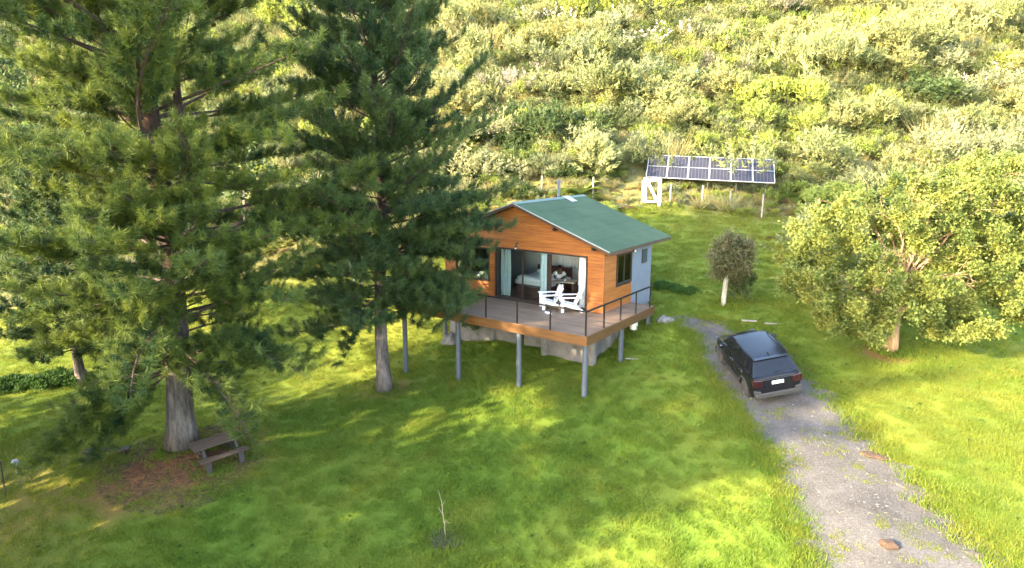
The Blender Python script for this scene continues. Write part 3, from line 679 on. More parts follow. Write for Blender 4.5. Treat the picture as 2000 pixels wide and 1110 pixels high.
for a in (-.18, .18):
    for b in (-.2, .19): obj('leg', MB().box((a - .018, b - .018, 0), (a + .018, b + .018, .36 if b > 0 else .9)), M['furniture'], dc)

# adirondack chairs (local: faces +y)
def adirondack(label, loc, rz):
    t_ = thing('garden_chair', label, 'chair', loc, rz, 'white garden chairs on the deck')
    for k in range(5):                                   # seat slats dropping to the back
        y = .42 - k * .105; z = .37 - k * .035
        obj('seat_slat', MB().box((-.27, y - .048, z - .011), (.27, y + .048, z + .011), None), M['white'], t_, bevel=.005)
    for k in range(5):                                   # fan back
        a = (k - 2) * .11; hgt = .80 - abs(k - 2) * .045
        p0 = Vector((a * .86, -.06, .20)); p1 = Vector((a * 1.22, -.06 - hgt * .42, .20 + hgt * .90))
        obj('back_slat', MB().bar(p0, p1, .132, .022, up=(0, 1, .4)), M['white'], t_, bevel=.006)
    obj('back_rail', MB().bar((-.30, -.30, .60), (.30, -.30, .60), .03, .07), M['white'], t_)
    for s in (-1, 1):
        obj('leg', MB().box((s * .325 - .014, .36, 0), (s * .325 + .014, .47, .56)), M['white'], t_, bevel=.004)
        obj('side_rail', MB().prism([(.47, .28), (.47, .38), (-.10, .24), (-.42, .06), (-.46, .0), (-.30, .0), (.10, .17)], 'x', s * .295 - .012, s * .295 + .012), M['white'], t_)
        obj('armrest', MB().prism([(s * .22, .52), (s * .42, .52), (s * .43, .30), (s * .38, -.32), (s * .27, -.32)], 'z', .562, .585), M['white'], t_, bevel=.005)
    t_.scale = (1.08, 1.08, 1.08); return t_
adirondack('white slatted garden chair on the deck, empty, by the right door jamb', (-1.22, -.36, 0), R(128))
adirondack('white slatted garden chair on the deck with a cream towel over its back', (-2.14, -.42, 0), R(133))
# towel draped on left chair
tw = cloth_slab(-.34, .30, -.28, .30, -.012, .012, 5, .02, 14)
V = np.array(tw.v); 
Mx = Matrix.Translation((-2.14, -.42, 0)) @ Matrix.Rotation(R(133), 4, 'Z') @ Matrix.Translation((0, -.26, .69)) @ Matrix.Rotation(R(-65 + 180), 4, 'X')
tw.v = [tuple(Mx @ Vector(p)) for p in tw.v]; tag(obj('towel', tw, M['towel'], smooth=True), 'cream towel with brownish blotches draped over a white garden chair back', 'towel')
sp = thing('side_table', 'small dark low table between the two white garden chairs', 'table', (-1.55, -.72, 0))
obj('tabletop', MB().tube([(0, 0, .34), (0, 0, .37)], .22, 20), M['black'], sp)
for k in range(3):
    a = k * 2.1; obj('leg', MB().bar((.05*math.cos(a), .05*math.sin(a), .34), (.18*math.cos(a), .18*math.sin(a), 0), .025, .025), M['black'], sp)
for k, (x, y) in enumerate(((-1.80, -1.42), (-1.68, -1.38))):
    s_ = MB().prism([(-.05,-.13),(.03,-.13),(.05,.0),(.045,.12),(0,.15),(-.045,.12)], 'z', .004, .03); s_.prism([(-.045,.02),(.045,.02),(.04,.10),(-.04,.10)], 'z', .03, .065)
    tag(obj('slipper', s_, M['white'], loc=(x, y, 0), rot=(0, 0, R(60 + 10*k)), bevel=.008), 'white slipper left on the deck boards', 'slipper', 'pair of white slippers on the deck')

# beneath and beside the deck
gx = lambda x, y, dz=0: (x, y, hz(x, y) + dz)
wt = thing('white_drum', 'white plastic drum under the far right end of the deck', 'drum', gx(.55, 1.9, -.02))
obj('drum_body', MB().tube([(0,0,0),(0,0,.05),(0,0,.5),(0,0,.56)], [.15,.17,.17,.13], 18), M['white'], wt, smooth=False); obj('lid', MB().tube([(0,0,.561),(0,0,.60)], .12, 16), M['galv'], wt)
tag(obj('board_offcut', MB().box((-.28, -.05, .01), (.28, .05, .05)), M['palewood'], loc=gx(1.45, -.05), rot=(0, .0, R(25)), bevel=.006), 'white board offcut in the grass by the deck post', 'board')
for (x, y, L_, a, lab) in ((4.76, 4.14, .62, 20, 'thicker white board on the grass behind the car'), (5.65, 4.32, .62, 20, 'thinner white board on the grass behind the car')):
    tag(obj('white_board', MB().box((-L_/2, -.06 if x < 5 else -.03, .02), (L_/2, .06 if x < 5 else .03, .07)), M['palewood'], loc=gx(x, y), rot=(0, 0, R(a)), bevel=.008), lab, 'board')
def rock(name, label, loc, r, mat, seed, sc=(1, .8, .55), cat='rock', group=None):
    rng = np.random.default_rng(seed); mb = MB().sphere((0, 0, 0), r, 12, 8, sc); ph = rng.uniform(0, 6, 6)
    mb.v = [(x * (1 + .22 * math.sin(y / r * 4 + ph[0]) + .15 * math.sin(z / r * 7 + ph[1])), y * (1 + .2 * math.sin(x / r * 5 + ph[2])), z * (1 + .25 * math.sin(x / r * 6 + ph[3]) * math.sin(y / r * 5 + ph[4]))) for x, y, z in mb.v]
    return tag(obj(name, mb, mat, loc=loc), label, cat, group)
rock('rock', 'pale flat rock at the back right corner of the deck', gx(1.62, 2.75, .0), .42, M['rock'], 4, (1.1, .7, .5))
rock('rock', 'small pale boulder against the left end of the cabin plinth', gx(-7.9, -.35, .05), .48, M['rock'], 9, (1, .8, .9))
rock('earth_clod', 'broken brown earth clod in the middle of the drive near the bottom', gx(11.48, -7.66, .06), .20, M['clod'], 1, (1, .8, .5), 'clod')
rock('earth_clod', 'brown earth clod at the right edge of the drive', gx(10.69, -3.84, .03), .30, M['clod'], 2, (1.1, .7, .20), 'clod')
rock('stone', 'dark stone at the bottom right corner of the drive', gx(13.1, -7.09, .02), .15, M['mulch'], 3, (1.2, .8, .5), 'stone')

# ================================================================== CAR
car = thing('parked_car', 'black compact crossover car parked on the gravel drive with its rear to the viewer', 'car', (0, 0, 0))
paint = pbr('black car paint', (.005,.0055,.008), .26, .15, 2, coat=.25, spec=.35); clad = pbr('dusty grey cladding', (.028,.027,.026), .75, .25, 5); cglass = pbr('dark car glass', (.006,.007,.010), .08, .1, 2, spec=.35)
silver = pbr('silver trim', (.075,.075,.075), .35, .05, 5, metal=.6); redl = pbr('red tail lamp', (.020,.0025,.003), .18, .15, 6, coat=.8); tyre = pbr('tyre rubber', (.025,.024,.023), .85, .3, 8); dustrim = pbr('dusty alloy rim', (.075,.072,.068), .5, .15, 8, metal=.4)
Wy = lambda y: np.interp(y, [0,.04,.12,.3,.8,3.3,3.75,4.0,4.12,4.2], [.66,.76,.82,.86,.88,.875,.84,.76,.66,.5])
Zt = lambda y: np.interp(y, [0,.06,.12,.3,3.0,3.2,3.7,4.0,4.12,4.2], [.80,.98,1.02,1.04,1.05,1.03,.95,.86,.78,.62])
AX = (.80, 3.40); WR = .335
def Zb(y):
    z = np.interp(y, [0,.1,.25,3.9,4.1,4.2], [.42,.30,.25,.24,.27,.36])
    for a in AX:
        d = abs(y - a)
        if d < .41: z = max(z, math.sqrt(.41**2 - d*d) + .30)
    return z
ysn = sorted(set(np.round(np.r_[np.linspace(0, .3, 6), np.linspace(.3, 3.9, 60), np.linspace(3.9, 4.2, 7)], 3)))
V = []; F = []; prof = []
for y in ysn:
    W_, zt, zb = float(Wy(y)), float(Zt(y)), float(Zb(y))
    zs = [zb, max(zb, .50), max(zb + .001, .74), zt - .10, zt - .02]; xs = [W_ * .955, W_ * .995, W_, W_ * .965, W_ * .90]
    half = list(zip(xs, zs)) + [(W_ * .5, zt + .012)]
    ring = [(x, y, z) for x, z in half] + [(0, y, zt + .02)] + [(-x, y, z) for x, z in half[::-1]]
    V += ring; nr = len(ring)
for i in range(len(ysn) - 1):
    for k in range(nr - 1): F.append((i*nr+k, i*nr+k+1, (i+1)*nr+k+1, (i+1)*nr+k))
F.append(tuple(range(nr))); F.append(tuple(range((len(ysn)-1)*nr, len(ysn)*nr))[::-1])
obj('car_body', MB().add(V, F), paint, car, smooth=True).modifiers.new('es', 'EDGE_SPLIT').split_angle = R(35)
obj('underbody', MB().box((-.70, .2, .22), (.70, 4.0, .62)), tyre, car)
# greenhouse
def lerp(a, b, t): return a + (b - a) * t
BL = [(.79,.14),(.815,1.2),(.80,2.4),(.74,3.28)]; TL = [(.595,.52),(.635,1.2),(.635,1.9),(.585,2.50)]
zbelt, zroof = 1.03, 1.50
mb = MB(); V = [(x, y, zbelt) for x, y in BL] + [(-x, y, zbelt) for x, y in BL[::-1]] + [(x, y, zroof) for x, y in TL] + [(-x, y, zroof) for x, y in TL[::-1]]
mb.add(V, [(i, (i+1)%8, 8+(i+1)%8, 8+i) for i in range(8)]); obj('cabin_shell', mb, paint, car)
mb = MB(); V = []; F = []; ny, nx = 10, 9
for j in range(ny):
    yy = lerp(.46, 2.53, j/(ny-1)); w_ = np.interp(yy, [.46,1.2,1.9,2.53], [.605,.645,.645,.595])
    for i in range(nx): u = lerp(-1, 1, i/(nx-1)); V.append((w_*u, yy, zroof + .055*(1-abs(u)**2.4)*(1 - .35*abs(2*j/(ny-1)-1)**3) - (.012 if j in (0, ny-1) else 0)))
for j in range(ny-1):
    for i in range(nx-1): F.append((j*nx+i, j*nx+i+1, (j+1)*nx+i+1, (j+1)*nx+i))
obj('roof', mb.add(V, F), pbr('black roof paint', (.008,.009,.013), .28, .12, 2, coat=.15, spec=.22), car, smooth=True)
def pane(name, q, inset, mat, off=.008):
    q = [Vector(p) for p in q]; c = sum(q, Vector()) / len(q); nrm = (q[1]-q[0]).cross(q[2]-q[1]).normalized()
    if nrm.dot(c - Vector((0, 1.6, 1.1))) < 0: nrm = -nrm
    q = [p + (c - p) * inset for p in q]; mb = MB(); V = [p + nrm*off for p in q] + [p - nrm*.004 for p in q]; n = len(q)
    mb.add(V, [tuple(range(n)), tuple(range(2*n-1, n-1, -1))] + [(i, (i+1)%n, (i+1)%n+n, i+n) for i in range(n)]); return obj(name, mb, mat, car)
pane('rear_window', [(-.79,.14,zbelt),(.79,.14,zbelt),(.595,.52,zroof),(-.595,.52,zroof)], .10, cglass)
pane('windshield', [(-.74,3.28,zbelt),(.74,3.28,zbelt),(.585,2.50,zroof),(-.585,2.50,zroof)], .07, cglass)
def sidept(s, y, k):
    b = np.interp(y, [p[1] for p in BL], [p[0] for p in BL]); yt = lerp(.52, 2.5, (y - .14) / 3.14); t_ = np.interp(yt, [p[1] for p in TL], [p[0] for p in TL])
    return (s * lerp(b, t_, k), lerp(y, yt, k), lerp(zbelt, zroof, k))
for s in (-1, 1):
    for y0, y1 in ((.42, .80), (.88, 1.72), (1.80, 2.95)):
        pane('side_window', [sidept(s, y0, .10), sidept(s, y1, .10), sidept(s, y1, .88), sidept(s, y0, .88)], .03, cglass, .012)
    obj('chrome_strip', MB().bar(sidept(s, .45, .055), sidept(s, 2.95, .055), .02, .02), silver, car)
    obj('roof_rail', MB().tube([(s*.60,.62,zroof+.01),(s*.625,.78,zroof+.075),(s*.64,1.5,zroof+.085),(s*.625,2.15,zroof+.075),(s*.60,2.32,zroof+.01)], .020, 8), M['black'], car)
    mr = obj('wing_mirror', MB().sphere((s*.97, 2.72, 1.10), .12, 12, 8, (.95, .6, .75)), paint, car, smooth=True)
    obj('stalk', MB().bar((s*.80, 2.76, 1.04), (s*.93, 2.74, 1.07), .05, .04), paint, mr)
    tl = obj('tail_light', MB().prism([(s*.50,.70),(s*.815,.70),(s*.83,.90),(s*.80,.98),(s*.50,.94)], 'y', -.012, .16), redl, car, bevel=.015)
    obj('headlight', MB().prism([(s*.42,.70),(s*.72,.72),(s*.78,.84),(s*.42,.80)], 'y', 3.95, 4.17), silver, car, bevel=.02)
    obj('bumper_corner', MB().prism([(s*.55,.44),(s*.80,.44),(s*.82,.57),(s*.60,.55)], 'y', -.03, .10), silver, car, bevel=.015)
    # door panels and handles
    for y0, y1 in ((.98, 1.86), (1.89, 2.92)):
        V = []; F = []; yy = np.linspace(y0, y1, 6)
        for y in yy:
            zb = float(Zb(y)) + .05
            if y < 1.25: zb = max(zb, .42)
            for (fx, z) in ((.958, zb), (.995, max(.5, zb)), (1.0, .74), (.967, float(Zt(y)) - .10)): V.append((s * (float(Wy(y)) * fx + .006), y, z))
        for j in range(5):
            for k in range(3): F.append((j*4+k, j*4+k+1, (j+1)*4+k+1, (j+1)*4+k))
        dr = obj('door', MB().add(V, F), paint, car, smooth=True); sd = dr.modifiers.new('s', 'SOLIDIFY'); sd.thickness = .004
        obj('handle', MB().box((s*.885 - .02, y0 + .08, .86), (s*.885 + .02, y0 + .26, .89)), paint, dr)
    V = []; F = []; yy = np.linspace(1.24, 2.97, 8)
    for y in yy: V += [(s*(float(Wy(y))*.955 + .012), y, .235), (s*(float(Wy(y))*1.0 + .014), y, .42)]
    for j in range(7): F.append((j*2, j*2+1, j*2+3, j*2+2))
    sd = obj('sill_cladding', MB().add(V, F), clad, car).modifiers.new('s', 'SOLIDIFY'); sd.thickness = .012
    for a in AX:                                         # arch cladding
        V = []; F = []
        for k in range(15):
            th = math.pi * k / 14
            for rr, ex in ((.405, .016), (.47, .016)): V.append((s*(.88 + ex), a + rr*math.cos(th), max(.24, .30 + rr*math.sin(th)) ))
        for k in range(14): F.append((k*2, k*2+1, k*2+3, k*2+2))
        sd = obj('arch_cladding', MB().add(V, F), clad, car).modifiers.new('s', 'SOLIDIFY'); sd.thickness = .03; sd.offset = 0
        wl = obj('wheel', MB().tube([(s*.66, a, WR), (s*.69, a, WR), (s*.84, a, WR), (s*.87, a, WR)], [WR-.03, WR, WR, WR-.035], 28), tyre, car)
        mb = MB().tube([(s*.868, a, WR), (s*.878, a, WR)], [.235, .225], 24)
        for k in range(5):
            th = 2*math.pi*k/5 + .3; mb.bar((s*.885, a, WR), (s*.885, a + .215*math.cos(th), WR + .215*math.sin(th)), .05, .02, up=(1, 0, 0))
        obj('rim', mb, dustrim, wl)
obj('rear_bumper', MB().prism([(-.78,.30),(.78,.30),(.80,.46),(-.80,.46)], 'y', -.045, .12), clad, car, bevel=.03)
obj('bumper_strip', MB().box((-.66, -.058, .30), (.66, -.046, .345)), silver, car)
obj('tailgate', MB().prism([(-.50,.60),(.50,.60),(.50,.96),(-.50,.96)], 'y', -.006, .05), paint, car, bevel=.02)
pl = obj('license_plate', MB().box((-.20, -.024, .755), (.20, -.008, .875)), M['white'], car, bevel=.004)
obj('badge', MB().tube([(0, -.010, .925), (0, -.026, .925)], .045, 20), silver, car)
obj('spoiler', MB().prism([(-.60,0),(.60,0),(.57,.14),(-.57,.14)], 'z', 0, .03).add([], []), paint, car, loc=(0, .38, zroof + .005), bevel=.012)
obj('rear_wiper', MB().bar((0, .175, 1.085), (.30, .195, 1.10), .02, .02), M['black'], car)
obj('antenna', MB().prism([(.62, 1.55), (.82, 1.55), (.66, 1.62)], 'x', -.02, .02), M['black'], car)
ca = R(126.0); crl = Vector((6.47, -1.56, 0)); cfl = Vector((4.89, .62, 0))
fw = (cfl - crl).normalized(); rt = Vector((fw.y, -fw.x, 0))
orig = crl - fw * AX[0] + rt * .80
zr_ = lambda p: hz(p.x, p.y)
pts4 = [orig + fw*a + rt*s*.77 for a in AX for s in (-1, 1)]; zz4 = [zr_(p) for p in pts4]
up_f = ((zz4[2]+zz4[3]) - (zz4[0]+zz4[1])) / 2 / (AX[1]-AX[0]); up_r = ((zz4[1]+zz4[3]) - (zz4[0]+zz4[2])) / 2 / 1.54
zc = sum(zz4)/4 - up_f*(sum(AX)/2); X = Vector((rt.x, rt.y, up_r)).normalized(); Y = Vector((fw.x, fw.y, up_f)); Z = X.cross(Y).normalized(); Y = Z.cross(X).normalized()
car.rotation_euler = Matrix((X, Y, Z)).transposed().to_euler(); car.location = (orig.x - .05, orig.y - .02, zc + .02); car.scale = (.97, .97, .97)

# ================================================================== PICNIC TABLE
pt = thing('picnic_table', 'weathered picnic table with attached benches beside the big pine trunk', 'table', (0, 0, 0))
for k in range(5): obj('top_plank', MB().box((-.95, -.37 + k*.148, .70), (.95, -.37 + k*.148 + .14, .745)), M['oldwood'], pt, bevel=.008)
for s in (-1, 1):
    for k in range(2): obj('bench_plank', MB().box((-.90, s*.68 - .14 + k*.143, .41), (.90, s*.68 - .005 + k*.143, .455)), M['oldwood'], pt, bevel=.008)
for x in (-.6, .6):
    for s in (-1, 1): obj('leg', MB().bar((x, s*.16, .69), (x, s*.52, 0), .16, .09, up=(1, 0, 0)), M['darkwood'], pt); obj('bench_leg', MB().box((x - .10, s*.68 - .06, -.1), (x + .10, s*.68 + .07, .41)), M['darkwood'], pt)
    obj('cross_beam', MB().box((x - .04, -.76, .33), (x + .04, .76, .408)), M['darkwood'], pt)
pt.location = gx(-7.94, -12.41, .0); pt.rotation_euler = (R(0), R(-4), R(74)); pt.scale = (.86, 1.08, .95)

# ================================================================== SOLAR ARRAY, GATE, FENCES
def cellmat():
    t = NT('solar cells'); tc = t.n('ShaderNodeTexCoord'); sp = t.n('ShaderNodeSeparateXYZ'); t.l(tc.outputs['Object'], sp.inputs[0])
    fr = t.n('ShaderNodeMath', operation='FRACT'); ml = t.n('ShaderNodeMath', operation='MULTIPLY'); ml.inputs[1].default_value = 1/.2083; t.l(sp.outputs['X'], ml.inputs[0]); t.l(ml.outputs[0], fr.inputs[0])
    gt_ = t.n('ShaderNodeMath', operation='LESS_THAN'); gt_.inputs[1].default_value = .10; t.l(fr.outputs[0], gt_.inputs[0])
    c = t.mix(gt_.outputs[0], t.ramp(t.noise(1.2, 3), [(.3, (.019,.019,.026)), (.7, (.029,.029,.038))]), (.085,.085,.105))
    t.l(c, t.b.inputs['Base Color']); t.b.inputs['Roughness'].default_value = .5; t.b.inputs['Specular IOR Level'].default_value = .2; return t.m
M['cells'] = cellmat()
PWID, PLEN = 1.27, 2.3
xb, yb = st2xy(43.03, 8.45)
sa = thing('solar_array', 'tilted row of six framed solar panels standing in the scrub', 'solar panels', (float(xb), float(yb), 4.82), 0)
axr = math.atan2(RH[1], RH[0]) - R(14.4)                  # panels run to the right along the slope foot
tilt = R(36.4); sa.rotation_euler = (Matrix.Rotation(axr, 4, 'Z') @ Matrix.Rotation(R(1.93), 4, 'Y') @ Matrix.Rotation(tilt, 4, 'X')).to_euler()
def frame_xy(x0, x1, y0, y1, w, z0, z1): return MB().box((x0,y0,z0),(x0+w,y1,z1)).box((x1-w,y0,z0),(x1,y1,z1)).box((x0+w,y0,z0),(x1-w,y0+w,z1)).box((x0+w,y1-w,z0),(x1-w,y1,z1)).box((x0+w,(y0+y1)/2-w/2,z0),(x1-w,(y0+y1)/2+w/2,z1-.004))
fm = frame_xy(0, PWID, 0, PLEN, .034, 0, .04).mesh('solar_panel', M['galv']); cm = MB().box((.035, 0, .012), (PWID-.035, PLEN/2-.054, .030)).mesh('cell_sheet', M['cells'])
for k in range(6):
    p_ = link('solar_panel', fm, sa, (k * (PWID + .02), 0, 0))
    for j in range(2): link('cell_sheet', cm, p_, (0, .036 + j * (PLEN/2 - .017), 0))
obj('mounting_rail', MB().box((-.05, .4, -.06), (6*PWID+.15, .46, -.004)), M['galv'], sa); obj('mounting_rail', MB().box((-.05, 1.7, -.06), (6*PWID+.15, 1.76, -.004)), M['galv'], sa)
bpy.context.view_layer.update()
Mi = sa.matrix_basis.inverted()
for k in range(5):
    for yv in (.43, 1.73):
        wp = sa.matrix_basis @ Vector((.4 + k*1.7, yv, -.06)); q = Mi @ Vector((wp.x, wp.y, hz(wp.x, wp.y) - .3)); obj('support_leg', MB().bar(Mi @ wp, q, .06, .06), M['leg'], sa)
# white gate leaf with a diagonal brace
ga = Vector(gx(-4.46, 13.83)); gb_ = Vector((-3.72, 13.55, 0)); gd = math.atan2(.35, 1.0) + R(-6)
gt0 = thing('gate', 'white wooden gate leaf with a diagonal brace below the solar panels', 'gate', (-4.55, 13.55, hz(-4.55, 13.55) + .14), R(24))
obj('stile', MB().box((0, -.03, 0), (.20, .03, 1.48)), M['whitewood'], gt0, bevel=.01); obj('stile', MB().box((.85, -.03, -.22), (1.05, .03, 1.42)), M['whitewood'], gt0, bevel=.01)
obj('top_rail', MB().box((.20, -.028, 1.24), (.85, .028, 1.44)), M['whitewood'], gt0, bevel=.01); obj('bottom_rail', MB().box((.20, -.028, .0), (.85, .028, .13)), M['whitewood'], gt0, bevel=.01)
obj('brace', MB().bar((.24, -.045, 1.26), (.84, -.045, .06), .16, .03, up=(0, 1, 0)), M['whitewood'], gt0, bevel=.008)
def fence(label, pts, hgt, r, mat, wires):
    t_ = thing('wire_fence', label, 'fence', gx(*pts[0])); o_ = Vector(t_.location); tops = []
    for x, y in pts:
        b = Vector(gx(x, y, -.2)) - o_; e = b + Vector((.03*math.sin(x*9), .03*math.cos(y*7), hgt + .2 + .12*math.sin(x*5))); obj('fence_post', MB().tube([b, e], r, 8), M[mat], t_); tops.append((b, e))
    for w_ in wires:
        for (b0, e0), (b1, e1) in zip(tops[:-1], tops[1:]): obj('wire', MB().tube([b0 + (e0-b0)*w_, (b0 + (e0-b0)*w_ + b1 + (e1-b1)*w_)/2 - Vector((0,0,.03)), b1 + (e1-b1)*w_], .0028, 4), M['black'], t_)
    return t_
fence('pale post and wire fence behind the cabin roof', [(-16.2, 10.6), (-13.3, 10.94), (-10.39, 11.4), (-7.47, 12.61), (-4.7, 13.7)], 1.25, .05, 'palewood', (.4, .6, .8))
fence('pale post and wire fence in front of the solar panels', [(-3.2, 14.4), (-1.82, 16.02), (-.3, 16.7), (1.44, 17.23), (3.6, 18.4)], 1.35, .05, 'palewood', (.4, .6, .8))
fence('thin dark wire fence on the far left lawn behind the big pine', [(-13.5, -16.9), (-17.25, -12.8), (-21.6, -9.01), (-21.95, -7.0)], 1.1, .022, 'darkwood', (.5, .9))
tag(obj('tarpaulin', cloth_slab(-.9, .9, -.5, .5, -.2, .5, 11, .12), pbr('turquoise tarpaulin', (.10,.42,.42), .5, .15, 4), loc=gx(-9.23, 31.95, .3), rot=(R(30), 0, R(-36)), smooth=True), 'turquoise tarpaulin bundle half hidden in the hillside scrub', 'tarpaulin')
# far road and poles at the top right
rx, ry = st2xy(np.array([78., 80.]), np.array([46., 30.]))
rd = [];
for u in np.linspace(0, 1, 30):
    for w_ in (0, 1): x, y = st2xy(77 + 1.5*u + w_ * 4.5, 30 + u * 26); rd.append((float(x), float(y), hz(x, y) + .35))
rm = np_mesh('road', rd, [(2*i, 2*i+2, 2*i+3, 2*i+1) for i in range(29)], pbr('far asphalt', (.16,.165,.17), .9, .1, 2)); ro = link('road', rm); ro['kind'] = 'structure'
x, y = st2xy(70, 37.2); tag(obj('pole', MB().tube([(0,0,-.5),(0,0,3.0),(.1,0,7.5)], [.11,.10,.07], 8), M['palewood'], loc=gx(float(x), float(y)), rot=(R(2), R(2), 0)), 'slim pale pole standing at the top right of the hillside', 'pole')
# sapling, globe, plank
sa_ = thing('sapling', 'thin bare sapling in a dark mulch patch on the front lawn', 'sapling', gx(1.19, -11.25))
tr_ = obj('trunk', MB().tube([(0,0,-.05),(-.05,.02,.35),(-.10,.02,.62),(-.16,.05,.95),(-.30,.08,1.25)], [.009,.008,.007,.006,.003], 6), M['deadtwig'], sa_)
for p, q in (((-.06,.02,.40),(.10,-.02,.52)),((-.06,.02,.40),(.22,.0,.46)),((-.14,.04,.85),(-.02,.05,1.05)),((-.10,.02,.62),(-.28,0,.78))): obj('twig', MB().tube([p, ((p[0]+q[0])/2, (p[1]+q[1])/2, (p[2]+q[2])/2 + .02), q], [.005,.004,.002], 5), M['deadtwig'], tr_)
gl = thing('globe_lamp', 'white globe garden lamp beside the lowest pine bough at far left', 'lamp', gx(-14.78, -16.13))
obj('globe', MB().sphere((0, 0, .42), .12, 18, 12), pbr('opal globe', (.30,.30,.32), .35, .02, 3), gl, smooth=True); obj('stake', MB().tube([(0,0,-.1),(0,0,.29)], .03, 8), M['galv'], gl)
pk = thing('bench', 'low grey plank bench under the lowest pine bough', 'bench', gx(-12.1, -14.2), R(46))
obj('seat', MB().box((-.75, -.16, .24), (.75, .16, .29)), M['oldwood'], pk, bevel=.008)
for a in (-.55, .55): obj('leg', MB().box((a - .07, -.12, -.2), (a + .07, .12, .239)), M['darkwood'], pk)
# ================================================================== TREES
def norm(a): return a / np.maximum(np.linalg.norm(a, axis=-1, keepdims=True), 1e-9)
def tufts_mesh(name, P, A, S, T, K, rng, mat, wid=.022, ln=(.13, .215), spread=.62):
    n = len(P); P = np.repeat(P, K, 0); A = np.repeat(A, K, 0); S = np.repeat(S, K)[:, None]; T = np.repeat(T, K)
    d = norm(A * .78 + rng.normal(0, spread, (n*K, 3))); b = P + A * S * rng.uniform(-.14, .10, (n*K, 1)) + rng.normal(0, .03, (n*K, 3))
    L = S * rng.uniform(ln[0], ln[1], (n*K, 1)); e = b + d * L
    e[:, 2] -= .02 * S[:, 0]
    sd = norm(np.cross(d, rng.normal(0, 1, (n*K, 3)))) * wid * S
    V = np.stack([b - sd*.5, b + sd*.5, e], 1).reshape(-1, 3)
    return np_mesh(name, V, np.arange(3*n*K).reshape(-1, 3), mat, tint=np.repeat(np.clip(T + rng.normal(0, .06, n*K), 0, 1), 3))
